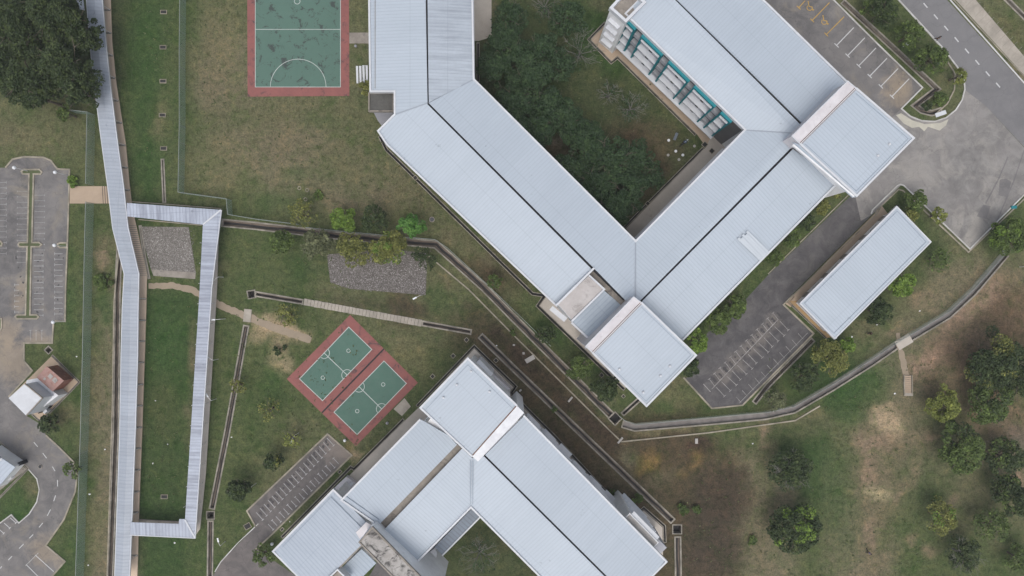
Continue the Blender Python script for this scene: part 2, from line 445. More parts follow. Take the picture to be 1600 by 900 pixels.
M['leaf_court'] = leafmat('shaded_court_leaves', (0.024, 0.05, 0.02), (0.036, 0.067, 0.027), (0.05, 0.082, 0.031))
M['leaf_mid'] = leafmat('mid_green_leaves', (0.052, 0.081, 0.025), (0.084, 0.122, 0.032), (0.122, 0.173, 0.046))
M['leaf_bright'] = leafmat('bright_green_leaves', (0.079, 0.142, 0.025), (0.130, 0.204, 0.034), (0.187, 0.272, 0.051))
M['leaf_vivid'] = leafmat('vivid_green_leaves', (0.050, 0.136, 0.028), (0.086, 0.198, 0.040), (0.130, 0.247, 0.057))
M['leaf_yellow'] = leafmat('yellow_green_leaves', *[(q[0] * .72, q[1] * .74, q[2] * 1.1) for q in ((0.144, 0.173, 0.028), (0.230, 0.260, 0.040), (0.331, 0.346, 0.057))])
M['leaf_olive'] = leafmat('olive_leaves', (0.101, 0.117, 0.032), (0.151, 0.161, 0.044), (0.216, 0.222, 0.063))
M['leaf_grey'] = leafmat('grey_green_leaves', (0.086, 0.099, 0.051), (0.122, 0.136, 0.068), (0.173, 0.185, 0.097))

def fencemat():
    m, nt, bs = newmat('green_chain_link')
    uv = nt.nodes.new('ShaderNodeUVMap'); uv.uv_map = 'UVMap'
    sp = nt.nodes.new('ShaderNodeSeparateXYZ'); nt.links.new(uv.outputs[0], sp.inputs[0])
    outs = []
    for sgn in ('ADD', 'SUBTRACT'):
        a = N(nt, 'ShaderNodeMath', operation=sgn); nt.links.new(sp.outputs[0], a.inputs[0]); nt.links.new(sp.outputs[1], a.inputs[1])
        d = N(nt, 'ShaderNodeMath', operation='DIVIDE', i_1=0.085); nt.links.new(a.outputs[0], d.inputs[0])
        f = N(nt, 'ShaderNodeMath', operation='FRACT'); nt.links.new(d.outputs[0], f.inputs[0])
        l = N(nt, 'ShaderNodeMath', operation='LESS_THAN', i_1=0.27); nt.links.new(f.outputs[0], l.inputs[0])
        outs.append(l.outputs[0])
    mx = N(nt, 'ShaderNodeMath', operation='MAXIMUM'); nt.links.new(outs[0], mx.inputs[0]); nt.links.new(outs[1], mx.inputs[1])
    nt.links.new(mx.outputs[0], bs.inputs['Alpha'])
    bs.inputs['Base Color'].default_value = (0.26, 0.36, 0.31, 1)
    bs.inputs['Roughness'].default_value = 0.6
    return m
M['fence'] = fencemat()
# ------------------------------------------------------------------ drains (holes are cut in the ground for them)
HOLES = []
def drain(name, line_px, w_px, label, depth=0.6, wall=0.24, floor='drain_soil', rim='drain_wall', z=0.05, closed=False, lip=None):
    p = pts(line_px); w = w_px * S
    mb = MB(); mb.ribbon(p, wall, -depth, z, closed, w / 2 - wall / 2); mb.ribbon(p, wall, -depth, z, closed, -w / 2 + wall / 2)
    if not closed:
        for e, q in ((p[0], p[1]), (p[-1], p[-2])):
            d = (q - e).normalized()
            mb.box(e + d * wall / 2, (-d.y, d.x), w - 0.02, wall, -depth, z - 0.004)
    o = struct(name, mb, M[rim], label)
    fl = MB(); fl.ribbon(p, w - wall, -depth - 0.1, -depth + 0.06, closed)
    fl.build('channel_bed', M[floor], o)
    if floor == 'drain_soil':
        wt = MB(); r_ = random.Random(int(p[0].x * 10)); q = [p[0]]
        for i in range(len(p) - 1):
            k = max(1, int((p[i + 1] - p[i]).length / 1.6)); q += [p[i].lerp(p[i + 1], j / k) + Vector((r_.uniform(-.09, .09), r_.uniform(-.09, .09))) for j in range(1, k + 1)]
        wt.strip(q, (w - 2 * wall) * 0.42, -depth + 0.085); wt.build('wet_silt', M['drain_dark'], o)
    mm = MB(); L = mm.side(p, w / 2 - wall / 2, closed); R = mm.side(p, -w / 2 + wall / 2, closed)
    n = len(p)
    for i in range(n if closed else n - 1):
        j = (i + 1) % n
        HOLES.append([L[i], L[j], R[j], R[i]])
    return o

def sump(name, c_px, size_px, ang, label):
    c = P2(*c_px); s = size_px * S; a = math.radians(ang); d = Vector((math.cos(a), math.sin(a))); n = Vector((-d.y, d.x))
    q = [c - d * s / 2 - n * s / 2, c + d * s / 2 - n * s / 2, c + d * s / 2 + n * s / 2, c - d * s / 2 + n * s / 2]
    mb = MB().ribbon(q, 0.18, -1.1, 0.07, True)
    o = struct(name, mb, M['drain_wall'], label)
    MB().prism(q, -1.2, -1.05).build('channel_bed', M['drain_dark'], o)
    HOLES.append(q)
    return o

drain('drain_channel', [(346, 348), (400, 353), (525, 368), (681, 382), (757, 450), (800, 494), (956, 650)], 13, 'long open drain running from the covered walkway past the gravel patch to the sump')
drain('drain_channel', [(972, 662), (992, 668), (1110, 658), (1195, 650), (1240, 640), (1300, 605), (1362, 566), (1404, 537)], 13, 'curving open drain south of the lower car park', floor='channel_grey')
drain('drain_channel', [(1420, 529), (1432, 522), (1482, 492), (1520, 457), (1572, 396)], 13, 'open drain climbing to the right edge of the field', floor='channel_grey')
drain('drain_channel', [(398, 459), (474, 472)], 9, 'short open drain west of the slab covered drain')
drain('drain_channel', [(659, 505), (737, 519)], 9, 'short open drain ending north of the lower block')
drain('drain_channel', [(385, 508), (355, 675), (331, 796)], 10, 'straight drain descending between the loop walkway and the twin courts')
drain('drain_channel', [(329, 813), (328, 905)], 10, 'drain below the dark sump beside the loop walkway')
drain('drain_channel', [(750, 524), (800, 573), (905, 674), (1052, 815)], 11, 'diagonal drain running along the lower block')
drain('drain_channel', [(1059, 838), (1060, 910)], 11, 'drain below the sump at the lower block corner')
drain('drain_channel', [(1001, 622), (972, 648)], 8, 'short dark feeder drain below the corner tower', floor='drain_dark')
drain('drain_channel', [(1271, 530), (1200, 602), (1178, 630)], 9, 'drain beside the lower car park kerb')
drain('drain_channel', [(1316, 2), (1390, 70), (1464, 139), (1430, 165), (1440, 173), (1456, 177), (1472, 172)], 10, 'stepped drain inside the planted traffic island', floor='drain_soil')
drain('drain_channel', [(187, 385), (184, 450), (181, 675), (172, 905)], 10, 'silted drain on the left side of the long covered walkway')
drain('drain_channel', [(254, 248), (257, 317)], 6, 'short narrow drain above the loop walkway')
drain('drain_channel', [(219, 352), (226, 400), (233, 436)], 5, 'narrow drain left of the rubble patch')
drain('drain_channel', [(1570, -4), (1604, 30)], 9, 'drain at the top right corner')
sump('sump_pit', (961, 654), 15, 45, 'dark sump where the drains meet below the corner tower')
sump('sump_pit', (1058, 827), 14, 0, 'dark sump at the corner of the lower block')
sump('sump_pit', (329, 805), 12, 0, 'dark sump beside the loop walkway')
sump('sump_pit', (393, 460), 12, 10, 'square sump at the start of the slab covered drain')
sump('sump_pit', (76, 547), 9, 45, 'small square sump above the pump house yard')
# apron drains
AP = dict(wall=0.12, floor='drain_dark', depth=0.5)
drain('apron_drain', [(593, 212), (604, 234), (832, 459), (851, 462), (840, 478), (976, 609)], 5.5, 'narrow apron drain along the lower left side of the upper block', **AP)
drain('apron_drain', [(747, 66), (747, 128)], 5, 'narrow apron drain in the shaded courtyard', **AP)
drain('apron_drain', [(946, 35), (920, 62), (955, 98), (965, 90), (1087, 211)], 4.5, 'narrow apron drain round the stair tower and the teal facade', **AP)
drain('apron_drain', [(1099, 231), (1012, 318), (975, 356)], 4.5, 'narrow apron drain on the shaded side of the courtyard', **AP)
drain('apron_drain', [(651, 635), (741, 541), (806, 604), (799, 614), (865, 680), (950, 772), (994, 805), (1006, 794), (1038, 822), (1039, 848)], 5, 'narrow apron drain round the lower block', **AP)
drain('apron_drain', [(631, 655), (553, 733), (548, 730), (440, 840)], 5, 'narrow apron drain between the lower block and the striped car park', **AP)
drain('apron_drain', [(81, 555), (124, 597), (64, 659), (50, 647)], 3.4, 'thin drain round the pump house yard', **AP)
drain('apron_drain', [(-5, 686), (44, 732), (-5, 782)], 3.4, 'thin drain round the house at the left edge', **AP)
drain('apron_drain', [(1240, 462), (1232, 472), (1292, 529)], 3.4, 'thin drain round the low shed', **AP)

# ------------------------------------------------------------------ the ground: one sheet to the horizon
MAP = """
kkkkGgddddddggggkgGgdddddddggddd
kkkkGgdbddddgggkkkGGgddddddggdbd
kkkkGgbbddddggkkkkkkgdddddgggddb
dddgGgddddddggkkkkkkkgddddddgddd
dddgGgdbbbdddggkkDkDDgdddddddddd
gggdGgddbbddddgggkkkDddddddggddd
ggggGgggddbbddgggkkkkddddggggddg
gggdggggggggddddgggggggggggggddg
dgggggdggGdddddDdgggggggggddgbbb
gggbGGggggddDdddgggggggGggggdbbD
gggbGGgggggdddDDgGgggggggggdbbbD
gggbGGggggddgggDDDGgggdggGGbbbbD
gggbGGgggggdggggDDdggggggGGdbdgg
gggbGGgggddddggggDDDDDgdGGdbddbb
gggbGGggddggggggDDDbDDDbGGdbgddb
gggbGGggdddggggggDDDDDDbbGdddggb
GggbGGggggggggkkDDDDDDDbbgbggdgd
GGgbGGgggggggkkkkDDDDDDbbgbbgggg
""".split()
PAL = {'g': (0.074, 0.092, 0.043), 'G': (0.045, 0.073, 0.029), 'd': (0.102, 0.107, 0.060), 'b': (0.142, 0.127, 0.086),
       'D': (0.078, 0.062, 0.042), 'k': (0.058, 0.07, 0.036), 's': (0.33, 0.25, 0.165)}
SAND = (0.32, 0.25, 0.175); PALE = (0.30, 0.26, 0.165); PINK = (0.245, 0.175, 0.135); BRN = (0.132, 0.116, 0.077); DRK = (0.055, 0.042, 0.032)
GRN = (0.045, 0.082, 0.03); ORG = (0.2, 0.135, 0.06); DRY = (0.15, 0.135, 0.082); OLV = (0.085, 0.095, 0.05)
MUD = (0.058, 0.047, 0.038)
RED = (0.15, 0.105, 0.075)
BLOBS = [
    (1120, 790, 55, 60, 0, MUD, 0.85), (1110, 860, 55, 50, 0, MUD, 0.8), (1010, 770, 50, 30, 0, (0.085, 0.07, 0.05), 0.6), (1560, 650, 60, 45, 0, RED, 0.75), (1530, 600, 50, 60, 0, RED, 0.7), (1470, 580, 40, 50, 0, RED, 0.7), (1560, 480, 60, 50, 0, RED, 0.7), (1500, 540, 50, 50, 0, (0.17, 0.12, 0.09), 0.7),
    (1590, 690, 30, 30, 0, (0.12, 0.1, 0.09), 0.6), (1375, 690, 45, 60, 0, (0.15, 0.125, 0.085), 0.7), (1370, 760, 40, 60, 0, (0.15, 0.125, 0.085), 0.7), (1365, 850, 30, 60, 0, (0.14, 0.12, 0.08), 0.6), (1430, 700, 40, 50, 0, (0.13, 0.115, 0.08), 0.6), (1510, 790, 50, 50, 0, (0.115, 0.1, 0.07), 0.5),  # px, py, rx, ry, angle, colour, strength
    (415, 508, 34, 12, 22, SAND, 1.0), (455, 522, 32, 11, 18, SAND, 0.95), (436, 550, 20, 24, 20, SAND, 0.75), (405, 520, 24, 13, 0, SAND, 0.5),
    (445, 567, 14, 16, 0, SAND, 0.7), (205, 395, 14, 30, 10, PINK, 0.5), (160, 405, 16, 22, 10, PINK, 0.7), (166, 375, 12, 12, 0, BRN, 0.5),
    (1385, 655, 26, 18, 60, SAND, 0.95), (1400, 672, 20, 14, 70, SAND, 0.8), (1368, 690, 22, 34, 90, PINK, 0.6), (1370, 772, 14, 18, 100, PALE, 1.0), (1357, 740, 14, 34, 10, PINK, 0.55),
    (1360, 828, 13, 28, 0, PINK, 0.75), (1365, 810, 26, 60, 0, BRN, 0.35), (1425, 745, 8, 40, -25, PINK, 0.55), (1412, 775, 8, 20, -30, PINK, 0.5), (1440, 685, 22, 14, 0, PINK, 0.6),
    (1485, 782, 10, 12, 0, PINK, 0.5), (1455, 860, 14, 10, 0, PINK, 0.5), (1332, 772, 10, 10, 0, PINK, 0.4), (1426, 845, 8, 10, 0, PINK, 0.5),
    (1505, 490, 12, 42, -55, PINK, 0.9), (1540, 460, 14, 44, -45, PINK, 0.8), (1580, 430, 24, 26, -45, BRN, 0.7), (1450, 560, 14, 36, -65, PINK, 0.85), (1480, 590, 24, 26, 0, BRN, 0.6),
    (1437, 575, 22, 20, 0, PINK, 0.5), (1500, 620, 22, 30, 0, BRN, 0.5), (1560, 500, 30, 30, 0, DRK, 0.4), (1560, 660, 20, 30, 20, BRN, 0.5), (1590, 745, 14, 12, 0, PINK, 0.6),
    (1196, 680, 9, 30, 0, PINK, 0.7), (1200, 760, 9, 90, -2, BRN, 0.75), (1180, 830, 20, 80, 0, BRN, 0.5), (1140, 775, 45, 42, 0, DRK, 0.6), (1150, 740, 22, 14, 0, DRK, 0.7),
    (1095, 697, 26, 14, -25, (0.062, 0.04, 0.036), 0.9), (1015, 722, 24, 16, -20, ORG, 0.85), (1090, 718, 18, 8, -35, ORG, 0.7), (1065, 733, 12, 5, -30, ORG, 0.6), (1035, 745, 34, 12, -30, BRN, 0.5),
    (860, 600, 16, 130, 46, DRK, 0.85), (800, 540, 14, 60, 46, (0.06, 0.045, 0.036), 0.9), (925, 655, 16, 60, 46, (0.062, 0.045, 0.036), 0.8), (955, 700, 20, 30, 40, DRK, 0.6),
    (740, 490, 26, 26, 40, DRK, 0.5), (450, 180, 110, 60, 0, BRN, 0.35), (560, 260, 60, 40, 30, BRN, 0.35), (345, 120, 30, 90, 0, BRN, 0.4), (590, 478, 100, 14, 8, (0.065, 0.062, 0.04), 0.8), (640, 480, 40, 12, 8, DRK, 0.5), (690, 470, 34, 18, 10, GRN, 0.5),
    (760, 400, 36, 10, 44, BRN, 0.7), (712, 360, 22, 22, 30, BRN, 0.7), (700, 440, 20, 8, 40, BRN, 0.6), (640, 300, 60, 36, 30, BRN, 0.5), (760, 450, 40, 8, 44, BRN, 0.5), 
    (325, 110, 10, 100, 0, BRN, 0.55), (350, 70, 30, 60, 0, DRY, 0.6), (440, 230, 100, 30, 0, BRN, 0.4), (455, 270, 26, 14, 0, GRN, 0.6), (430, 315, 40, 18, 0, GRN, 0.5), (350, 260, 50, 50, 0, DRY, 0.5),
    (500, 190, 34, 14, 0, GRN, 0.35), (505, 305, 22, 12, 0, BRN, 0.5), (250, 190, 10, 40, 0, DRY, 0.6), (225, 80, 30, 90, 0, GRN, 0.5), (240, 250, 20, 40, 0, GRN, 0.5), (301, 550, 6, 70, 3, BRN, 0.8), (298, 660, 7, 50, 3, BRN, 0.6),
    (260, 540, 34, 60, 0, GRN, 0.6), (255, 640, 30, 60, 0, (0.075, 0.082, 0.04), 0.6), (255, 740, 34, 50, 0, (0.055, 0.074, 0.033), 0.6), (155, 560, 12, 30, 0, BRN, 0.7), (155, 620, 12, 40, 0, BRN, 0.6), (158, 760, 12, 40, 0, BRN, 0.7), (150, 830, 14, 50, 0, DRY, 0.7),
    (160, 480, 16, 40, 0, GRN, 0.7), (110, 480, 16, 50, 0, GRN, 0.6), (112, 590, 18, 60, 0, (0.055, 0.08, 0.032), 0.5), (105, 650, 30, 16, 0, DRY, 0.6), (430, 600, 20, 50, 0, GRN, 0.6), (395, 640, 20, 60, 0, (0.06, 0.084, 0.034), 0.6),
    (470, 730, 30, 12, -42, BRN, 0.6), (440, 760, 26, 9, -42, BRN, 0.7), (410, 790, 22, 8, -42, BRN, 0.6), (545, 700, 14, 14, 0, ORG, 0.5), (556, 712, 6, 16, -15, SAND, 0.8), (640, 560, 50, 30, 40, DRY, 0.5), (690, 600, 26, 40, 40, OLV, 0.4), (600, 490, 14, 8, 0, GRN, 0.3),
    (940, 10, 20, 14, 0, BRN, 0.5), (905, 20, 14, 30, 0, (0.07, 0.1, 0.045), 0.6), (880, 200, 10, 30, 30, (0.11, 0.105, 0.1), 0.7), (1010, 60, 0.1, 0.1, 0, BRN, 0), (770, 15, 14, 20, 0, BRN, 0.6), (1040, 215, 40, 26, 0, (0.09, 0.078, 0.05), 0.7),
    (980, 350, 26, 16, 40, DRK, 0.7), (1010, 270, 26, 14, 30, (0.1, 0.08, 0.06), 0.6), (1045, 590, 30, 18, 30, BRN, 0.6), (1055, 620, 40, 14, 0, DRY, 0.5), (1030, 640, 30, 10, 0, GRN, 0.4),
    (1440, 470, 22, 22, 0, PINK, 0.5), (1400, 520, 22, 12, 0, PINK, 0.6), (1345, 515, 34, 10, 0, BRN, 0.5), (1470, 400, 34, 20, 20, GRN, 0.35), (1330, 600, 40, 20, -30, GRN, 0.7), (1370, 590, 30, 34, 0, GRN, 0.6), (1330, 650, 30, 22, 0, GRN, 0.55), (1300, 760, 40, 60, 0, (0.06, 0.088, 0.04), 0.5), (1320, 820, 20, 60, 0, GRN, 0.4), (1440, 790, 30, 60, 0, (0.065, 0.09, 0.04), 0.5),
    (1260, 650, 40, 10, -20, DRY, 0.6), (1060, 672, 90, 5, -5, DRY, 0.9), (1405, 700, 40, 20, 0, (0.14, 0.12, 0.08), 0.5), (1240, 665, 60, 30, 0, (0.12, 0.11, 0.07), 0.5),
    (1585, 45, 40, 20, 45, (0.1, 0.095, 0.05), 0.6), (50, 225, 60, 26, 0, DRY, 0.4), (15, 205, 30, 20, 0, BRN, 0.5), (30, 800, 30, 50, 0, GRN, 0.6), (125, 850, 20, 40, 0, GRN, 0.6), (100, 700, 20, 18, 0, (0.055, 0.08, 0.035), 0.6), (50, 760, 10, 12, 0, BRN, 0.6),
]
def sm_noise(x, y, seed, sc):
    r = np.random.RandomState(seed); g = r.rand(64, 64)
    u = x / sc; v = y / sc; iu = np.floor(u).astype(int); iv = np.floor(v).astype(int); fu = u - iu; fv = v - iv
    fu = fu * fu * (3 - 2 * fu); fv = fv * fv * (3 - 2 * fv)
    a = g[iu % 64, iv % 64]; b = g[(iu + 1) % 64, iv % 64]; c = g[iu % 64, (iv + 1) % 64]; d = g[(iu + 1) % 64, (iv + 1) % 64]
    return (a * (1 - fu) + b * fu) * (1 - fv) + (c * (1 - fu) + d * fu) * fv - 0.5
def ground_col(px, py):
    wx = px + 34 * sm_noise(px, py, 1, 37) + 18 * sm_noise(px, py, 2, 13) + 8 * sm_noise(px, py, 5, 6)
    wy = py + 34 * sm_noise(px, py, 3, 37) + 18 * sm_noise(px, py, 4, 13) + 8 * sm_noise(px, py, 6, 6)
    arr = np.zeros((18, 32, 3))
    for j, row in enumerate(MAP):
        for i, ch in enumerate(row[:32]): arr[j, i] = PAL[ch]
    u = np.clip((wx - 25) / 50, 0, 30.999); v = np.clip((wy - 25) / 50, 0, 16.999)
    iu = u.astype(int); iv = v.astype(int); fu = u - iu; fv = v - iv
    fu = (fu * fu * (3 - 2 * fu))[:, None]; fv = (fv * fv * (3 - 2 * fv))[:, None]
    c = (arr[iv, iu] * (1 - fu) + arr[iv, iu + 1] * fu) * (1 - fv) + (arr[iv + 1, iu] * (1 - fu) + arr[iv + 1, iu + 1] * fu) * fv
    wx = px + 14 * sm_noise(px, py, 7, 22) + 12 * sm_noise(px, py, 8, 9); wy = py + 14 * sm_noise(px, py, 9, 22) + 12 * sm_noise(px, py, 10, 9)
    for (bx, by, rx, ry, an, col, st) in BLOBS:
        a = math.radians(an)
        dx = wx - bx; dy = wy - by
        # long axis ry runs down the picture, turned by an degrees
        X = dx * math.cos(a) + dy * math.sin(a); Y = -dx * math.sin(a) + dy * math.cos(a)
        if 40 < abs(an) < 50 and ry > rx * 2: X, Y = (dx - dy) * 0.7071, (dx + dy) * 0.7071
        if an < 0 and ry > rx * 2: a2 = math.radians(-an); X = dx * math.cos(a2) + dy * math.sin(a2); Y = -dx * math.sin(a2) + dy * math.cos(a2)
        if -50 < an < -40 and ry > rx * 2: X, Y = (dx + dy) * 0.7071, (dx - dy) * 0.7071
        q = np.sqrt((X / rx) ** 2 + (Y / ry) ** 2)
        w = np.clip(1.35 - q, 0, 1) ** 1.0; w = w * w * (3 - 2 * w)
        w = (w * st)[:, None]
        c = c * (1 - w) + np.array(col) * w
    return c

def build_ground():
    gx = np.arange(-104, 104.01, 1.0); gy = np.arange(-66, 66.01, 1.0)
    rs = np.random.RandomState(4)
    X, Y = np.meshgrid(gx, gy)
    jx = rs.uniform(-.2, .2, X.shape); jy = rs.uniform(-.2, .2, X.shape)
    jx[:, 0] = jx[:, -1] = 0; jy[0] = jy[-1] = 0; jy[:, 0] = jy[:, -1] = 0; jx[0] = jx[-1] = 0
    V = [Vector((float(a), float(b))) for a, b in zip((X + jx).ravel(), (Y + jy).ravel())]
    E = []
    for h in HOLES:
        b = len(V); V += [Vector((p.x, p.y)) for p in h]; n = len(h)
        E += [(b + i, b + (i + 1) % n) for i in range(n)]
    vo, eo, fo, *_ = delaunay_2d_cdt(V, E, [], 0, 1e-4)
    vo = np.array([(p.x, p.y) for p in vo]); fo = np.array([f for f in fo])
    cen = vo[fo].mean(axis=1)
    kill = np.zeros(len(cen), bool)
    for h in HOLES:
        q = np.array([(p.x, p.y) for p in h])
        lo = q.min(0); hi = q.max(0)
        idx = np.where((cen[:, 0] >= lo[0]) & (cen[:, 0] <= hi[0]) & (cen[:, 1] >= lo[1]) & (cen[:, 1] <= hi[1]))[0]
        if not len(idx): continue
        c = cen[idx]; ins = np.zeros(len(idx), bool); n = len(q); j = n - 1
        for i in range(n):
            xi, yi = q[i]; xj, yj = q[j]
            with np.errstate(divide='ignore', invalid='ignore'):
                t = ((yi > c[:, 1]) != (yj > c[:, 1])) & (c[:, 0] < (xj - xi) * (c[:, 1] - yi) / (yj - yi) + xi)
            ins ^= t; j = i
        kill[idx[ins]] = True
    fo = fo[~kill]
    nv = len(vo)
    xa, xb, ya, yb, F = -104, 104, -66, 66, 2500
    # skirt: share the corner vertices of the fine sheet
    def vid(x, y): return int(np.argmin((vo[:, 0] - x) ** 2 + (vo[:, 1] - y) ** 2))
    c4 = [vid(xa, ya), vid(xb, ya), vid(xb, yb), vid(xa, yb)]
    z = 0.05 * (sm_noise(vo[:, 0] + 300, vo[:, 1] + 300, 11, 9)) * 0
    verts = [(x, y, 0.0) for x, y in vo] + [(-F, -F, 0), (F, -F, 0), (F, F, 0), (-F, F, 0)]
    faces = [tuple(int(i) for i in f) for f in fo]
    for i in range(4): faces.append((c4[(i + 1) % 4], c4[i], nv + i, nv + (i + 1) % 4))
    me = bpy.data.meshes.new('ground'); me.from_pydata(verts, [], faces)
    px = vo[:, 0] / S + 800; py = 450 - vo[:, 1] / S
    col = ground_col(px, py)
    col = np.vstack([col, np.tile(np.array(PAL['g']), (4, 1))])
    at = me.color_attributes.new('soil', 'FLOAT_COLOR', 'POINT')
    at.data.foreach_set('color', np.hstack([col, np.ones((len(col), 1))]).astype(np.float32).ravel())
    m, nt, bs = newmat('grass_and_soil')
    a = nt.nodes.new('ShaderNodeAttribute'); a.attribute_name = 'soil'
    co = geo(nt)
    n1 = noise(nt, co, 0.22, 6, 0.7, 0.7); n2 = noise(nt, co, 1.1, 6, 0.75, 0.4); n3 = noise(nt, co, 3.6, 5, 0.85)
    c = a.outputs['Color']
    gr = mixc(nt, 1.0, c, (0.76, 0.92, 0.72), 'MULTIPLY'); br = mixc(nt, 1.0, c, (1.22, 1.14, 1.06), 'MULTIPLY')
    c = mixc(nt, ramp(nt, n1, [(0.36, 0.8), (0.5, 0.0)]), c, gr)
    c = mixc(nt, ramp(nt, n1, [(0.52, 0.0), (0.68, 0.65)]), c, br)
    dk = mixc(nt, 1.0, c, (0.55, 0.6, 0.55), 'MULTIPLY'); lt = mixc(nt, 1.0, c, (1.5, 1.42, 1.3), 'MULTIPLY')
    c2 = mixc(nt, ramp(nt, n2, [(0.36, 0.85), (0.5, 0.0)]), c, dk)
    c2 = mixc(nt, ramp(nt, n2, [(0.52, 0.0), (0.72, 0.7)]), c2, lt)
    c3 = mixc(nt, 1.0, c2, ramp(nt, n3, [(0.28, 0.42), (0.72, 1.6)]), 'MULTIPLY')
    n4 = noise(nt, co, 0.55, 7, 0.8, 0.9)   # dead grass tufts and thin soil, patch by patch
    straw = mixc(nt, 1.0, c3, (1.45, 1.28, 1.2), 'MULTIPLY'); lush = mixc(nt, 1.0, c3, (0.55, 0.78, 0.5), 'MULTIPLY')
    c3 = mixc(nt, ramp(nt, n4, [(0.54, 0.0), (0.62, 0.6)]), c3, straw)
    c3 = mixc(nt, ramp(nt, n4, [(0.38, 0.6), (0.46, 0.0)]), c3, lush)
    c3 = mixc(nt, 1.0, c3, (0.95, 0.95, 0.9), 'MULTIPLY')
    nt.links.new(c3, bs.inputs['Base Color'])
    bs.inputs['Roughness'].default_value = 0.95
    try: bs.inputs['Specular IOR Level'].default_value = 0.1
    except Exception: pass
    bump(nt, bs, n3, 0.6, 0.08)
    me.materials.append(m)
    o = bpy.data.objects.new('ground', me); COL.objects.link(o)
    tag(o, 'patchy grass and bare soil', None, None, 'structure')
build_ground()

# ------------------------------------------------------------------ asphalt, aprons, courts, paths (flush sheets, each 4 mm or more above the one below)
def sheet(name, poly, z, mat, label=None):
    return struct(name, MB().sheet(pts(poly), z), M[mat], label)
def kerb(parent_label, line, mat='kerb', w=0.22, h=0.12, closed=False, px_h=0):
    return struct('kerb', MB().ribbon(pts(line), w, -0.05, h, closed), M[mat], parent_label)
def arc(cx, cy, r, a0, a1, n=12):
    return [(cx + r * math.cos(math.radians(a0 + (a1 - a0) * i / n)), cy + r * math.sin(math.radians(a0 + (a1 - a0) * i / n))) for i in range(n + 1)]

M['asph_dark2'] = asphalt('patched_asphalt', (0.16, 0.155, 0.155), (0.13, 0.125, 0.128), (0.2, 0.19, 0.19), (0.2, 0.19, 0.185))
# right hand side: road, plaza, service lane, lower car park, top car park
ISL = [(1398, -6), (1478, 82), (1497, 107), (1506, 124), (1507, 140), (1503, 156), (1493, 172), (1478, 184), (1460, 190), (1440, 189), (1422, 182), (1408, 170), (1441, 137), (1370, 68), (1296, -6)]
sheet('road', [(1400, -40), (1398, -6), (1478, 82), (1497, 107), (1506, 124), (1507, 140), (1540, 165), (1605, 235), (1800, 400), (1800, 330), (1600, 132), (1478, -2), (1440, -40)], 0.012, 'asph_road', 'two lane asphalt road at the top right')
sheet('plaza', [(1507, 140), (1503, 156), (1493, 172), (1478, 184), (1460, 190), (1440, 189), (1422, 182), (1408, 170), (1395, 183), (1340, 240), (1335, 300), (1345, 345), (1363, 335), (1407, 290), (1413, 291), (1515, 390), (1605, 300), (1800, 100 + 210), (1800, 405), (1605, 235), (1540, 165)][:17] + [(1700, 205), (1605, 236), (1540, 165)], 0.008, 'asph_plaza', 'pale asphalt turning area right of the towers')
sheet('car_park', [(1180, -140), (1296, -6), (1370, 68), (1441, 137), (1408, 170), (1390, 188), (1340, 240), (1200, 100), (1050, -50)], 0.004, 'asph_lot', 'asphalt car park along the upper right block')
sheet('service_lane', [(1345, 290), (1335, 300), (1200, 430), (1176, 456), (1152, 482), (1110, 515), (1085, 545), (1082, 585), (1070, 592), (1112, 638), (1160, 633), (1271, 520), (1224, 474), (1363, 335), (1380, 320), (1410, 260)], 0.004, 'asph_dark', 'dark asphalt lane and car park below the low shed')
mk = MB()
def T(mb, a, b, tick, w=0.11, z=0.02, end=1):
    a = P2(*a); b = P2(*b); d = (b - a).normalized(); n = Vector((-d.y, d.x))
    mb.strip([a, b], w, z)
    if tick:
        e = b if end else a
        mb.strip([e - n * tick * S / 2, e + n * tick * S / 2], w, z + 0.002)
for i in range(6): T(mk, (1334 + 17.3 * i, 43 + 16 * i), (1307 + 17.3 * i, 71 + 16 * i), 9, 0.15)
o = struct('bay_markings', mk, M['line_road'], 'white T shaped bay lines in the top car park')
mk = MB()
for a, b in (((1258, 1), (1248, 12)), ((1296, 4), (1269, 32)), ((1319, 26), (1291, 54))): T(mk, a, b, 8, 0.14)
for cx, cy in ((1265, 11), (1288, 33)):   # wheelchair symbols
    mk.strip(pts(arc(cx, cy + 1, 4.2, -20, 230, 14)), 0.12, 0.02)
    mk.strip(pts([(cx - 2, cy - 7), (cx - 1, cy - 1), (cx + 3.5, cy), (cx + 5, cy + 5), (cx + 7, cy + 4)]), 0.14, 0.024)
    mk.prism(pts(arc(cx - 2.2, cy - 8.2, 1.1, 0, 360, 10)[:-1]), 0.012, 0.026)
struct('accessible_bay_markings', mk, M['yellow'], 'yellow bay lines and wheelchair symbols in the top car park')
mk = MB()
for i in range(8):
    a = (1446 + 16.1 * i, 8.5 + 17.7 * i); a = (1446 + 16.2 * i, 8.5 + 17.8 * i)
    mk.strip(pts([(a[0] - 3, a[1] - 3.6), (a[0] + 3, a[1] + 3.6)]), 0.2, 0.022)
struct('centre_line', mk, M['line_road'], 'broken white centre line of the road')
mk = MB(); mk.strip(pts([(1401, -4), (1480, 82)]), 0.22, 0.02); mk.strip(pts([(1474, -12), (1540, 62), (1604, 134)]), 0.24, 0.02)
struct('edge_line', mk, M['line_road'], 'solid white edge lines of the road')
mk = MB()
for i in range(13):
    x = 1108 + 8.3 * i; y = 592 - 8.6 * i
    T(mk, (x + 8.5, y + 11), (x, y), 5, 0.09); T(mk, (x + 11, y + 13), (x + 24 + (i % 3), y + 27), 5, 0.09)
for i in range(11):
    x = 1150 + 9.7 * i; y = 620 - 9.9 * i
    T(mk, (x, y), (x + 8, y + 9), 0, 0.08)
mk.strip(pts([(1112, 608), (1215, 500)]), 0.12, 0.026)
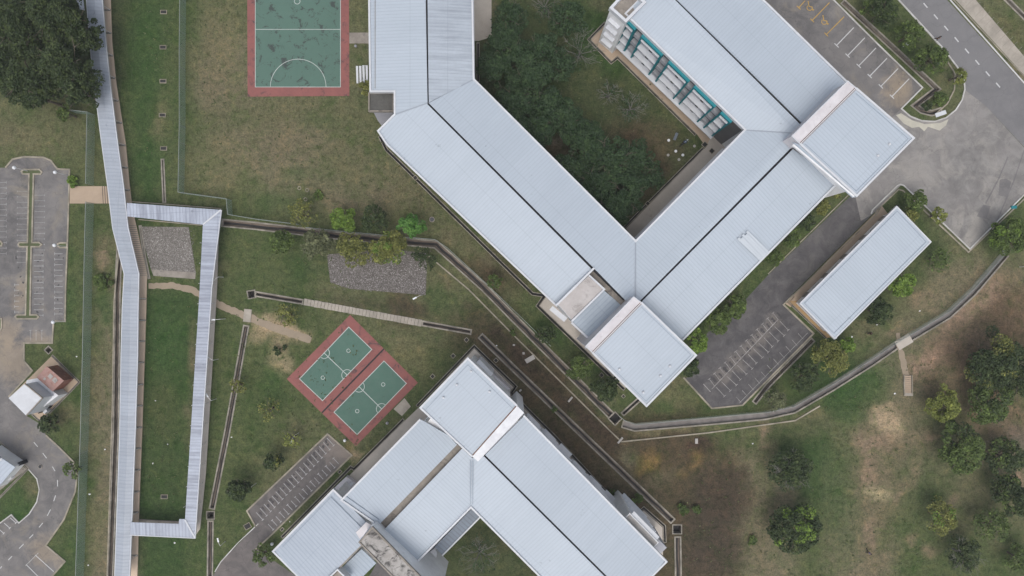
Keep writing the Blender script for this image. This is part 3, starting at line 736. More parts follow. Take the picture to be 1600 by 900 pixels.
mk.strip(pts([(1099, 600), (1110, 612)]), 0.12, 0.026); mk.strip(pts([(1155, 630), (1262, 520)]), 0.08, 0.026)
struct('bay_markings', mk, M['line_faint'], 'worn motorcycle bay lines in the dark car park')
# plaza stains
kerb('white kerb bounding the pale turning area', [(1361, 334), (1363, 328), (1402, 290), (1407, 288), (1412, 290), (1515, 389), (1604, 300)], 'kerb_white', 0.2, 0.13)
kerb('inner concrete edge beside the planting triangle', [(1367, 335), (1370, 328), (1404, 296), (1411, 298), (1513, 394), (1604, 307)], 'kerb', 0.22, 0.1)
kerb('kerb round the planted traffic island', ISL[:-1] + [(1296, -6)], 'kerb_white', 0.22, 0.13)
kerb('kerb left of the service lane', [(1327, 303), (1200, 428)], 'kerb', 0.16, 0.12)
kerb('kerb round the dark car park', [(1068, 590), (1112, 638), (1160, 633), (1271, 521), (1224, 476), (1240, 460)], 'kerb', 0.26, 0.12)
kerb('inner ring of the island end', [(1480, 96), (1492, 115), (1491, 140), (1480, 162), (1462, 178)], 'kerb', 0.22, 0.1)
sheet('planting_bed', [(1375, 325), (1405, 297), (1411, 299), (1512, 395), (1495, 412), (1440, 362), (1400, 322), (1388, 335)], 0.01, 'apron') if False else None
sheet('pavement', [(1484, -10), (1516, -10), (1606, 95), (1606, 124)], 0.03, 'pave', 'slabbed pavement right of the road')
kerb('pale edge of the right pavement', [(1482, -8), (1604, 124)], 'kerb', 0.14, 0.12)
mk = MB()
for i in range(16):
    t = i / 16.; a = (1490 + 116 * t, -4 + 124 * t); mk.strip(pts([(a[0] + 4, a[1] - 1), (a[0] + 20, a[1] - 16)]), 0.05, 0.036)
struct('pavement_joints', mk, M['gutter'], 'joints across the right pavement')
# white lime bloom outside the island
lime = weathered('lime_bloom', (0.48, 0.46, 0.38), (0.3, 0.28, 0.25), s1=0.6, s2=2)
M['lime'] = lime
struct('lime_stain', MB().sheet(pts([(1400, 180), (1408, 177), (1425, 188), (1445, 194), (1470, 192), (1482, 186), (1478, 196), (1468, 204), (1450, 198), (1444, 205), (1436, 198), (1425, 200), (1412, 193)]), 0.016), lime, 'pale lime stain beside the island')
for q in ([(1455, 268), (1462, 262), (1452, 262)],):
    pass
struct('asphalt_patch', MB().sheet(pts([(1562, 281), (1572, 279), (1580, 284), (1574, 308), (1560, 305)]), 0.016), M['asph_dark2'], 'dark repair patch on the turning area')
struct('asphalt_patch', MB().sheet(pts([(1536, 320), (1548, 322), (1541, 342), (1526, 338)]), 0.016), M['asph_dark2'], 'lower dark repair patch on the turning area')
struct('tyre_marks', MB().strip(pts([(1575, 245), (1560, 280), (1540, 318)]), 0.25, 0.014).strip(pts([(1600, 235), (1585, 280), (1558, 345)]), 0.2, 0.018), M['asph_dark2'], 'dark tyre marks on the turning area')
# shed aprons
sheet('shed_path', [(1226, 474), (1378, 322), (1388, 335), (1250, 474), (1242, 470), (1235, 480)], 0.05, 'tan', 'tan path along the left side of the low shed')
sheet('shed_path', [(1233, 470), (1250, 470), (1305, 526), (1292, 528)], 0.055, 'yellowish', 'ochre path below the low shed')
kerb('kerb round the shed path', [(1376, 323), (1370, 334), (1234, 466)], 'kerb', 0.14, 0.16)
# aprons of the big blocks
sheet('apron', [(854, 463), (870, 470), (995, 600), (976, 606), (843, 478)], 0.02, 'apron', 'concrete apron at the lower left of the upper block')
sheet('apron', [(738, -10), (768, -10), (768, 58), (748, 64), (736, 64)], 0.02, 'apron', 'stained concrete apron right of the upper block')
sheet('apron', [(947, 38), (923, 62), (955, 95), (965, 87), (1089, 210), (1102, 228), (1140, 190), (975, 15)], 0.02, 'tan', 'tan concrete apron in front of the teal facade')
sheet('apron', [(1104, 229), (1015, 319), (978, 357), (992, 375), (1045, 345), (1175, 215), (1120, 190)], 0.026, 'apron', 'grey concrete apron on the shaded courtyard side')
sheet('apron', [(655, 637), (741, 545), (802, 605), (795, 614), (862, 681), (947, 774), (994, 809), (1006, 798), (1035, 824), (1036, 868), (900, 740), (770, 600)], 0.02, 'apron', 'concrete apron along the right side of the lower block')
sheet('apron', [(655, 636), (632, 658), (552, 737), (520, 768), (560, 800), (680, 660)], 0.02, 'apron', 'concrete apron along the upper left side of the lower block')
sheet('court_ramp', [(615, 639), (632, 622), (642, 635), (628, 650)], 0.03, 'pave', 'concrete ramp from the twin courts to the lower block')
sheet('court_path', [(546, 51), (577, 51), (577, 68), (546, 68)], 0.03, 'gutter', 'stained slab path right of the large court')
# courts
sheet('sports_court', [(386, -80), (545, -80), (546, 150), (387, 151)], 0.02, 'red', 'large court with red surround')
o = sheet('court_surface', [(399, -80), (532, -80), (532, 136), (399, 136)], 0.026, 'court', 'worn green playing surface of the large court')
mk = MB(); w = 0.1
mk.strip(pts([(399, -80), (399, 136.5)]), w, 0.032); mk.strip(pts([(532, -80), (532, 136.5)]), w, 0.032); mk.strip(pts([(398.5, 136), (532.5, 136)]), w, 0.035); mk.strip(pts([(399, 46), (532, 46)]), w, 0.037)
mk.strip(pts(arc(466, 136, 43.5, 180, 360, 30)), w, 0.04); mk.strip(pts(arc(464.5, 2, 4.5, 0, 360, 20)), w, 0.04)
struct('court_lines', mk, M['line'], 'white lines of the large court')
sheet('sports_court', [(547, 492), (653, 598), (556, 697), (448, 592)], 0.02, 'red', 'twin courts on one red diamond')
mk = MB(); sf = MB()
for q in ([(545, 511), (581, 546), (504, 626), (468, 592)], [(600, 564), (635, 599), (558, 679), (522, 644)]):
    sf.sheet(pts(q), 0.026)
    mk.ribbon(pts(q), 0.12, 0.027, 0.032, True)
    A, B, C, D = [Vector(v) for v in q]
    m1 = (A + D) / 2; m2 = (B + C) / 2; ax = (D - A).normalized(); bx = (B - A).normalized()
    mk.strip(pts([m1, m2]), 0.12, 0.036)
    for ee, sgn in ((m1, 1), (m2, -1)):
        for rr in (8.5,):
            arcp = [ee + (ax * math.cos(t) + bx * sgn * math.sin(t)) * rr for t in [math.pi * i / 14 for i in range(15)]]
            mk.strip(pts(arcp), 0.1, 0.04)
    for k in (0.24, 0.76):
        c = A + (B - A) * 0.5 + (D - A) * k
        mk.strip(pts(arc(c.x, c.y, 2.8, 0, 360, 16)), 0.1, 0.04)
struct('court_surface', sf, M['court2'], 'two green playing surfaces side by side')
struct('court_lines', mk, M['line'], 'white lines of the twin courts')
struct('court_joint', MB().strip(pts([(600, 545), (503, 645)]), 0.26, 0.03), M['rubber'], 'dark joint between the twin courts')
# gravel
tag(sheet('rubble', [(218, 354), (295, 355), (306, 426), (236, 421)], 0.04, 'gravel', 'pale rubble patch inside the walkway loop'), kind='stuff')
tag(sheet('gravel', [(511, 398), (600, 388), (668, 396), (665, 461), (545, 451), (516, 441)], 0.04, 'gravel2', 'purple grey gravel patch below the row of trees'), kind='stuff')
rs = random.Random(5); mb = MB()
for k in range(900):
    if k % 2: x, y = rs.uniform(222, 303), rs.uniform(357, 422)
    else: x, y = rs.uniform(516, 664), rs.uniform(400, 455)
    if (k % 2 and x < 220 + (y - 355) * 0.25) : continue
    p = P(x, y, 0.08); r = rs.uniform(0.04, 0.11)
    mb.ball((p.x, p.y, 0.06), r, 5, 3, (1, rs.uniform(.6, 1), .5))
tag(mb.build('loose_stones', M['gravel']), 'loose pale stones on the two gravel patches', None, None, 'stuff')
sheet('rubble_edge', [(236, 421), (306, 426), (305, 436), (240, 431)], 0.03, 'gutter', 'earth edge below the rubble patch')
# sandy footpath
M['sand'] = weathered('sandy_soil', (0.28, 0.225, 0.165), (0.19, 0.155, 0.115), light=(0.34, 0.275, 0.205), s1=0.5, s2=2)
def wob(line, w, seed):
    r = random.Random(seed); L = []; R = []
    p = [Vector(q) for q in line]
    fine = []
    for i in range(len(p) - 1):
        k = max(2, int((p[i + 1] - p[i]).length / 4))
        fine += [p[i].lerp(p[i + 1], j / k) for j in range(k)]
    fine.append(p[-1])
    for i, q in enumerate(fine):
        d = (fine[min(i + 1, len(fine) - 1)] - fine[max(i - 1, 0)]).normalized(); n = Vector((-d.y, d.x)); t = i / (len(fine) - 1)
        ww = (w[0] * (1 - t) + w[1] * t) / 2
        L.append(q + n * (ww + r.uniform(-1, 1))); R.append(q - n * (ww + r.uniform(-1, 1)))
    return [tuple(v) for v in L + R[::-1]]
sheet('footpath', wob([(232, 447), (270, 446), (300, 453), (330, 470), (360, 484), (392, 497), (420, 509), (450, 519), (486, 531)], (9, 12), 3), 0.012, 'sand', 'trodden sandy footpath crossing the loop walkway')
sheet('footpath', wob([(1403, 520), (1404, 538), (1410, 560), (1416, 588)], (7, 10), 4), 0.06, 'sand', 'sandy path down to the concrete steps')
# left car park
LOT = [(-60, 262), (9, 262), (20, 249), (38, 245), (68, 246), (80, 251), (86, 259), (90, 264), (109, 265), (106, 375), (103, 450), (102, 502), (84, 502), (82, 536), (38, 536), (38, 564), (51, 579), (14, 620), (42, 650), (62, 662), (72, 680), (92, 698), (115, 721), (121, 742), (118, 768), (100, 812), (72, 852), (102, 877), (80, 902), (40, 960), (-60, 960), (-60, 860), (-6, 822), (18, 804), (30, 817), (46, 803), (58, 784), (62, 765), (58, 748), (45, 733), (-6, 684), (-60, 640)]
sheet('car_park', LOT, 0.008, 'asph_lot', 'weathered car park and curved road at the left edge')
kerb('kerb along the left car park', LOT[1:18], 'kerb', 0.26, 0.12)
kerb('kerb right of the curved road', [(72, 680), (92, 698), (115, 721), (121, 742), (118, 768), (100, 812), (72, 852), (102, 877), (80, 902)], 'kerb', 0.26, 0.12)
kerb('kerb left of the curved road', [(-6, 822), (18, 804), (30, 817), (46, 803), (58, 784), (62, 765), (58, 748), (45, 733)], 'kerb_white', 0.17, 0.12)
def islet(label, poly):
    o = struct('kerb', MB().ribbon(pts(poly), 0.26, -0.02, 0.14, True), M['kerb'], label)
    s = MB().sheet(pts(poly), 0.06).build('island_grass', M['isl'], o)
M['isl'] = weathered('island_turf', (0.07, 0.1, 0.035), (0.05, 0.06, 0.03), light=(0.14, 0.12, 0.07), s1=0.5, s2=3, amt=0.8)
islet('long T shaped kerbed median of the left car park', [(34, 268), (38, 265), (62, 265), (66, 269), (64, 272), (53, 272), (50.5, 379), (62, 379), (65.5, 382), (62, 385.5), (49.5, 385.5), (47.5, 492), (58, 492), (61, 495), (58, 498), (27, 498), (24.5, 495), (27, 492), (40.5, 492), (43, 385.5), (31, 385.5), (29, 382), (31, 379), (43.5, 379), (46, 272), (36, 272)])
islet('short kerbed islet at the right of the left car park', [(91, 381), (95, 379.5), (105, 379.5), (105, 387), (94, 387), (91, 384)])
islet('kerbed islet cut by the left frame edge', [(-20, 377), (1, 377), (4, 380), (3, 384), (-20, 385)])
islet('lower kerbed islet cut by the left frame edge', [(-20, 498), (3, 498), (3, 512), (0, 518), (-20, 520)])
mk = MB()
for i in range(12):
    y = 396.5 + 8.55 * i
    T(mk, (98, y), (85.5, y), 4.5, 0.07)
    T(mk, (53, y + 2), (67.5, y + 2), 4, 0.07)
for i in range(14):
    y = 285 + 8.55 * i
    if i < 11: T(mk, (54, y + 20), (70, y + 20), 3, 0.04)
    T(mk, (-5, y), (10, y), 4, 0.05)
    T(mk, (43, y + 14), (27, y + 14), 3, 0.04)
for i in range(6): T(mk, (30, 445 + 8.5 * i), (23, 445 + 8.5 * i), 4, 0.07)
for i in range(3): T(mk, (47.5 + 9 * i, 532), (47.5 + 9 * i, 516), 4, 0.06)
struct('bay_markings', mk, M['line_worn'], 'worn motorcycle bay lines in the left car park')
mk = MB()
for i in range(5): T(mk, (18 + 0 * i - 11 * i + 8, 806 + 11 * i + 8 - 8), (8 - 11 * i + 8, 796 + 11 * i), 0, 0.1) if False else T(mk, (16 - 9.5 * i + 9, 809 + 8.2 * i + 8), (16 - 9.5 * i, 809 + 8.2 * i), 4, 0.1, end=0)
for a, b in (((55, 867), (84, 893)), ((41, 882), (62, 903))): mk.strip(pts([a, b]), 0.12, 0.022)
mk.strip(pts([(40, 884), (60, 864)]), 0.06, 0.022)
for a, b in (((53, 691), (59, 698)), ((67, 708), (73, 716)), ((82, 729), (86, 736)), ((90, 750), (90, 760)), ((87, 774), (84, 783)), ((79, 796), (74, 806)), ((67, 817), (61, 824)), ((52, 835), (46, 841)), ((37, 850), (30, 857)), ((19, 869), (13, 875)), ((3, 885), (-3, 891))):
    mk.strip(pts([a, b]), 0.13, 0.022)
struct('road_markings', mk, M['line_road'], 'white dashes and bay lines on the curved left road')
sheet('path', [(107, 291), (170, 291), (172, 318), (107, 318)], 0.03, 'tan', 'short concrete path from the left car park to the covered walkway')
mk = MB()
for x in (160, 163.5, 167): mk.strip(pts([(x, 291), (x + 1.5, 318)]), 0.09, 0.036)
struct('path_joints', mk, M['gap_black'], 'dark grooves across the short path')
# bottom striped car park
sheet('car_park', [(512, 677), (550, 711), (426, 834), (400, 857), (470, 905), (470, 1000), (560, 1000), (330, 1000), (330, 905), (345, 878), (400, 822), (385, 800), (386, 797)], 0.006, 'asph_bottom', 'striped motorcycle park left of the lower block')
mk = MB()
for i in range(19):
    x = 511 - 6.15 * i; y = 684.5 + 6.45 * i
    T(mk, (x, y), (x + 10.5, y + 11.5), 4.5, 0.1)
for i in range(18):
    x = 521 - 6.0 * i; y = 716 + 6.05 * i
    T(mk, (x, y), (x + 8, y + 8.5), 4, 0.1, end=i % 2)
struct('bay_markings', mk, M['line_worn'], 'white motorcycle bay lines in the striped car park')
kerb('kerb round the striped car park', [(400, 823), (386, 798), (512, 678), (550, 711), (426, 834), (400, 858)], 'kerb', 0.26, 0.12)
kerb('white kerb beside the lane at the bottom', [(336, 893), (345, 878), (372, 848), (404, 818)], 'kerb_white', 0.15, 0.12)
sheet('yard', [(560, 930), (600, 860), (640, 900), (700, 960)], 0.006, 'asph_dark', 'dark asphalt yard between the lower wings')
oil = weathered('oil_stain', (0.06, 0.056, 0.058), (0.045, 0.043, 0.045), s1=1, s2=3)
rs = random.Random(8); ob = MB()
def blotch(x, y, r):
    ob.sheet([P2(x, y) + Vector((math.cos(a), math.sin(a))) * r * S * rs.uniform(.55, 1.25) for a in [i * .6283 for i in range(10)]], rs.uniform(.009, .0115))
for i in range(18):
    for t in (0.1, .35, .6):
        if rs.random() < .8: blotch(508 - 6.15 * i + 7 * t + rs.uniform(-.8, .8), 689 + 6.45 * i + 8 * t + rs.uniform(-.8, .8), rs.uniform(1.3, 2.6))
for i in range(13):
    for t in (0.1, .5, .9):
        if rs.random() < .85: blotch(1115 + 8.3 * i + 6 * t, 592 - 8.6 * i + 7 * t, rs.uniform(1.6, 3.2))
for i in range(30): blotch(rs.choice([rs.uniform(20, 38), rs.uniform(88, 100), rs.uniform(55, 66)]), rs.uniform(395, 490), rs.uniform(.8, 1.8))
struct('oil_stains', ob, oil, 'dark oil spots in the parking bays')
# low retaining kerbs
kerb('low concrete edge of the bare trench', [(670, 400), (732, 452), (800, 521), (952, 672), (971, 690), (1107, 676), (1242, 657), (1281, 634)], 'kerb', 0.22, 0.14)
kerb('thin kerb above the loop walkway', [(203, 315), (258, 319), (346, 326)], 'kerb', 0.15, 0.14)
kerb('thin kerb below the top run of the loop walkway', [(217, 343), (316, 352)], 'kerb', 0.15, 0.14)
# pump house yard and house yard
sheet('yard', [(80, 557), (122, 597), (63, 656), (16, 620)], 0.03, 'tan', 'tan concrete yard of the pump house')
sheet('yard', [(-20, 690), (42, 733), (-20, 782)], 0.03, 'gutter', 'brown yard of the house at the left edge')
# covered drain slabs
mb = MB()
a = P2(475, 471.5); b = P2(659, 505); n_ = 34
d = (b - a) / n_; dn = d.normalized()
rs = random.Random(9)
for i in range(n_):
    mb.box(a + d * (i + 0.5) , dn, d.length - 0.05, 1.15 + rs.uniform(-.06, .06), 0.0, 0.1 + rs.uniform(0, .03))
struct('drain_cover_slabs', mb, M['pave'], 'row of pale slabs covering the middle of the drain')
struct('drain_crossing', MB().box(P2(387, 493), (0.1, 1), 2.2, 1.3, 0, 0.16), M['pave'], 'pale slab bridging the drain on the footpath')
struct('drain_crossing', MB().box(P2(1412, 534), (1, 0.6), 2.8, 1.7, 0, 0.1), M['apron'], 'concrete crossing over the curving drain')
# ------------------------------------------------------------------ buildings
def roof_panel(parent, corners, direction, mat, name='roof_panel', th=0.12):
    """corners: (px, py, h); direction: unit picture vector the ribs run along"""
    ws = [P(*c) for c in corners]
    d = Vector((direction[0], -direction[1])).normalized(); q = Vector((-d.y, d.x))
    a = sum(ws[i].x * ws[(i + 1) % len(ws)].y - ws[(i + 1) % len(ws)].x * ws[i].y for i in range(len(ws)))
    if a < 0: ws = ws[::-1]
    n = len(ws)
    vs = [tuple(w) for w in ws] + [(w.x, w.y, w.z - th) for w in ws]
    uv = [(w.x * q.x + w.y * q.y + 500, w.x * d.x + w.y * d.y + 500) for w in ws] * 2
    fs = [tuple(range(n)), tuple(range(2 * n - 1, n - 1, -1))] + [(i, i + n, (i + 1) % n + n, (i + 1) % n) for i in range(n)]
    mb = MB().add(vs, fs, uv)
    return mb.build(name, M[mat] if isinstance(mat, str) else mat, parent)

def line3(parent, name, lst, w, up, down, mat, closed=False, lift=0.0):
    """a beam following points (px, py, h): w wide, from h-down to h+up"""
    ws = [P(c[0], c[1], c[2]) for c in lst]
    p = [Vector((v.x, v.y)) for v in ws]
    mb = MB(); L = mb.side(p, w / 2, closed); R = mb.side(p, -w / 2, closed); n = len(p); vs = []
    for i in range(n):
        z1 = ws[i].z + up + lift; z0 = ws[i].z - down + lift
        vs += [(L[i].x, L[i].y, z1), (R[i].x, R[i].y, z1), (R[i].x, R[i].y, z0), (L[i].x, L[i].y, z0)]
    fs = []
    for i in range(n if closed else n - 1):
        a = 4 * i; b = 4 * ((i + 1) % n)
        fs += [(a, a + 1, b + 1, b), (a + 1, a + 2, b + 2, b + 1), (a + 2, a + 3, b + 3, b + 2), (a + 3, a, b, b + 3)]
    if not closed:
        e = 4 * (n - 1); fs += [(0, 3, 2, 1), (e, e + 1, e + 2, e + 3)]
    mb.add(vs, fs)
    return mb.build(name, M[mat], parent)

def inset(poly, d):
    a = sum(poly[i].x * poly[(i + 1) % len(poly)].y - poly[(i + 1) % len(poly)].x * poly[i].y for i in range(len(poly)))
    mb = MB()
    return mb.side(poly, d if a > 0 else -d, True)

def windows(parent, wall, a, b, z, h, count, w, depth=0.06, mat='glass', sills=True, margin=1.0, ledge=0.5):
    """a row of windows on the wall line a-b, each with a frame; outward is to the left of a->b"""
    d = (b - a); L = d.length; d = d.normalized(); n = Vector((-d.y, d.x))
    step = (L - 2 * margin) / count
    for i in range(count):
        c = a + d * (margin + step * (i + 0.5)) + n * 0.04
        fr = MB(); q = 0.07
        for s in (-1, 1): fr.box(c + d * s * (w / 2), d, q, 0.14, z, z + h)
        for zz in (z, z + h - q, z + h * 0.5): fr.box(c, d, w - q, 0.13, zz, zz + q)
        o = fr.build('window', M['trim'], parent)
        MB().box(c - n * 0.02, d, w - 0.05, 0.08, z + 0.03, z + h - 0.03).build('pane', M[mat], o)
    if sills and ledge > 0:
        MB().box((a + b) / 2 + n * (ledge / 2), d, L - 2 * margin + 0.2, ledge, z + h + 0.15, z + h + 0.27).build('sunshade_ledge', M['white'], parent)

E, RG = 13.5, 14.5      # eaves and ridge height of the four storey blocks
# ============ upper block
A = thing('school_block', 'large four storey school block bent round a shaded courtyard, with two square corner towers', 'school building', (P2(993, 420).x, P2(993, 420).y, 0))
outline = pts([(576, -80), (579, 143), (617, 143), (617, 178), (591, 205), (605, 226), (870, 478), (926, 422), (984, 474), (1010, 500), (1066, 531), (1305, 289), (1290, 200), (1324, 130), (1094, -95), (977, 22), (1164, 203), (993, 377), (740, 124), (737, -80)], E)
wl = inset(outline, 0.8)
MB().prism(wl, 0, E - 0.25).build('wall', M['wall'], A)
g = 1.6
roof_panel(A, [(576, -80, E), (579, 143, E), (617, 143, E + .45), (617, 180, E + .45), (668, 160, RG), (665, 0, RG), (664, -80, RG)], (1, 0), 'roof')
roof_panel(A, [(667, -80, RG), (668, 0, RG), (670, 160, RG), (739, 125, E), (737, 0, E), (736, -80, E)], (1, 0), 'roof_dirty')
roof_panel(A, [(617, 180, E + .45), (591, 205, E), (605, 226, E), (870, 478, E), (926, 422, RG), (667, 162, RG)], (1, -1), 'roof')
roof_panel(A, [(739, 125, E), (670, 161, RG), (929, 420, RG), (981, 473, RG), (993, 478, RG), (993, 377, E)], (1, -1), 'roof')
roof_panel(A, [(993, 377, E), (993, 478, RG), (1002, 468, RG), (1236, 231, RG), (1240, 208, RG), (1164, 203, E)], (1, 1), 'roof')
roof_panel(A, [(1005, 469, RG), (1239, 233, RG), (1280, 262, E + .3), (1305, 289, E), (1066, 531, E), (1000, 476, RG)], (1, 1), 'roof')
roof_panel(A, [(977, 22, E), (1164, 203, E), (1242, 208, RG), (1253, 197, RG), (1053, -2, RG), (1035, -38, RG)], (1, -1), 'roof')
roof_panel(A, [(1038, -38, RG), (1056, -2, RG), (1256, 195, RG), (1262, 190, RG - .3), (1324, 130, E), (1094, -95, E)], (1, -1), 'roof')
line3(A, 'ridge_gutter', [(665.5, -80, RG), (667.5, 0, RG), (668.5, 161, RG), (928, 421, RG), (976, 468, RG)], 0.4, -0.3, 0.7, 'gap_black')  # black strip, the gap's shade put into its colour
line3(A, 'ridge_gutter', [(1001, 472, RG), (1238, 232, RG)], 0.34, -0.3, 0.7, 'gap_black')
line3(A, 'ridge_gutter', [(1035, -40, RG), (1054.5, -2, RG), (1254.5, 196, RG)], 0.34, -0.3, 0.7, 'gap_black')
for l, p_ in (([(576, -80, E), (579, 143, E), (617, 143, E + .4), (617, 179, E + .4), (591, 205, E), (605, 226, E), (870, 478, E)], 0), ([(737, -80, E), (738, 0, E), (740, 124, E), (993, 377, E), (1164, 203, E), (977, 22, E), (1094, -95, E), (1323, 129, E)], 0), ([(1305, 289, E), (1066, 531, E)], 0)):
    line3(A, 'fascia', l, 0.28, 0.22, 0.55, 'trim')
for l in ([(993, 379, E + .02), (993, 470, RG + .02)], [(617, 179, E + .5), (668, 161, RG + .02)], [(670, 161, RG - .2), (738, 125, E + .05)], [(1166, 203.5, E + .03), (1240, 208, RG + .02)]):
    line3(A, 'hip_flashing', l, 0.2, 0.03, 0.06, 'roof_dirty')
line3(A, 'inner_gutter', [(586, 0, E + .18), (586, 138, E + .18)], 0.07, 0.02, 0.03, 'gutter')
# white replacement sheets on the lower right slope
for k in range(5):
    j0 = (0, 2.5, .5, 3, 1)[k]; x0 = 1152 + 3.1 * k; y0 = 373.5 - 2.9 * k; x1 = 1187 + 3.1 * k; y1 = 407 - 2.7 * k
    roof_panel(A, [(x0 + j0, y0 + j0, E + .80), (x0 + 2.9 + j0, y0 - 2.8 + j0, E + .80), (x1 + 2.9, y1 - 2.6, E + .31), (x1, y1, E + .31)], (1, 1), 'sheet_new', 'replacement_sheet', 0.03)
# notch slab and dark wall below it
MB().prism(pts([(577, 146), (615, 146), (615, 174), (577, 174)], 9.5), 9.1, 9.5).build('notch_slab', M['slab_dark'], A)
MB().ribbon(pts([(577, 146), (615, 146), (615, 174), (577, 174)], 9.5), 0.2, 9.1, 9.8, True).build('slab_rim', M['gutter'], A)
MB().prism(pts([(581, 170), (614, 170), (614, 178), (596, 196), (590, 188)], 4), 0, 4).build('stair_wall', M['glass_grey'], A)
# stair core with concrete roof, lower lean-to roof and gutter strip
Hc = 14.4
MB().prism(inset(pts([(870, 475), (919, 430), (944, 452), (893, 501)], Hc), 0.1), 0, Hc - 0.05).build('stair_core', M['wall'], A)
MB().prism(inset(pts([(870, 475), (919, 430), (944, 452), (893, 501)], Hc), 0.12), Hc - 0.04, Hc).build('core_roof', M['slab_pale'], A)
line3(A, 'core_parapet', [(869, 477, Hc), (928, 419, Hc + .3)], 0.3, 0.3, 0.5, 'trim')
line3(A, 'core_parapet', [(920, 430, Hc), (944, 452, Hc), (893, 502, Hc)], 0.26, 0.25, 0.4, 'trim')
roof_panel(A, [(944, 454, 13), (975, 480, 12.8), (924, 533, 12), (893, 504, 12.2)], (1, -1), 'roof_low')
MB().prism(inset(pts([(944, 454), (975, 480), (924, 533), (893, 504)], 12.2), 0.3), 0, 11.8).build('stair_wall', M['wall'], A)
line3(A, 'fascia', [(893, 504, 12.2), (924, 533, 12)], 0.3, 0.2, 0.5, 'trim')
MB().prism(pts([(929, 421), (984, 472), (974, 480), (920, 430)], 13.3), 12.6, 13.3).build('concrete_gutter', M['gutter'], A)
line3(A, 'stair_canopy', [(861, 481, 11), (884, 500, 11)], 0.8, 0.1, 0.2, 'trim')
# corner towers
def tower(parent, strip, roof, h, direction, rustside, vents, mat='roof'):
    """strip: quad of the stained parapet wall, roof: quad of the metal roof (picture pixels at height h)"""
    full = pts([strip[0], strip[1], roof[1], roof[2], roof[3], roof[0]] if False else roof, h)
    base = inset(full, 0.75)
    MB().prism(base, 0, h - 0.3).build('tower_wall', M['wall'], parent)
    MB().prism(inset(pts(strip, h), 0.02), 2, h + 0.05).build('parapet_wall', M['parapet'], parent)
    roof_panel(parent, [(c[0], c[1], h) for c in roof], direction, mat, 'tower_roof')
    r = [(c[0], c[1], h) for c in roof]
    line3(parent, 'tower_fascia', [r[1], r[2], r[3], r[0]], 0.3, 0.16, 0.6, 'trim')
    cxm = sum(q[0] for q in r) / 4; cym = sum(q[1] for q in r) / 4
    line3(parent, 'inner_gutter', [(q[0] + (cxm - q[0]) * .09, q[1] + (cym - q[1]) * .09, h + .03) for q in (r[1], r[2], r[3], r[0])], 0.07, 0.02, 0.03, 'roof_low')
    line3(parent, 'roof_gutter', [r[1], r[0]], 0.32, 0.08, 0.2, rustside)
    s = [(c[0], c[1], h) for c in strip]
    line3(parent, 'parapet_coping', s, 0.14, 0.14, 0.1, 'trim', True)
    for v in vents:
        p = P(v[0], v[1], h + .1)
        MB().tube((p.x, p.y, h - 0.02), (p.x, p.y, h + 0.2), 0.2, 0.16, 10).ball((p.x, p.y, h + 0.2), 0.19, 8, 4, (1, 1, .5)).build('roof_vent', M['trim'], parent)
tower(A, [(1237, 213), (1324, 127), (1337, 138), (1250, 225)], [(1250, 225), (1337, 138), (1427, 216), (1338, 306)][0:4], 18, (1, 1), 'rustline', [(1372, 243), (1390, 225)])
roof_panel(A, [(1238, 222, 17.8), (1250, 226, 17.9), (1338, 306, 17.9), (1332, 309, 17.8)], (1, 1), 'roof_low', 'edge_sheet')
line3(A, 'drip_gutter', [(1239, 226, 17.9), (1334, 307, 17.9)], 0.25, 0.1, 0.4, 'wall')
tower(A, [(915, 541), (990, 464), (1002, 473), (926, 551)], [(926, 551), (1002, 473), (1087, 555), (1010, 634)], 17.5, (1, -1), 'rustline', [(968, 577), (1047, 572), (1032, 587), (1005, 613)])
# stair tower at the north west end of the teal facade
St = 14.6
sq = pts([(952, 12), (978, 35), (1010, 3), (983, -22)], St)
MB().prism(inset(sq, 0.15), 0, St - 1.0).build('stair_tower_wall', M['wall'], A)
MB().prism(inset(sq, 0.3), St - 0.98, St - 0.9).build('stair_tower_roof', M['gutter'], A)
MB().ribbon(inset(sq, 0.2), 0.42, St - 1.0, St, True).build('stair_tower_parapet', M['trim'], A)
sa, sb = inset(sq, 0.15)[0], inset(sq, 0.15)[1]
sdv = (sb - sa).normalized(); snv = Vector((sdv.y, -sdv.x))
if snv.dot(P2(900, 80) - sa) < 0: snv = -snv
for k, z in enumerate((11.6, 8.7, 5.8, 2.9)):
    MB().box((sa + sb) / 2 + snv * 0.35, sdv, 2.1, 0.65, z, z + 0.14).build('stair_ledge', M['trim'], A)
    MB().box((sa + sb) / 2 + snv * 0.02, sdv, 1.9, 0.1, z - 1.2, z - 0.1).build('stair_louvre', M['glass_grey'], A)
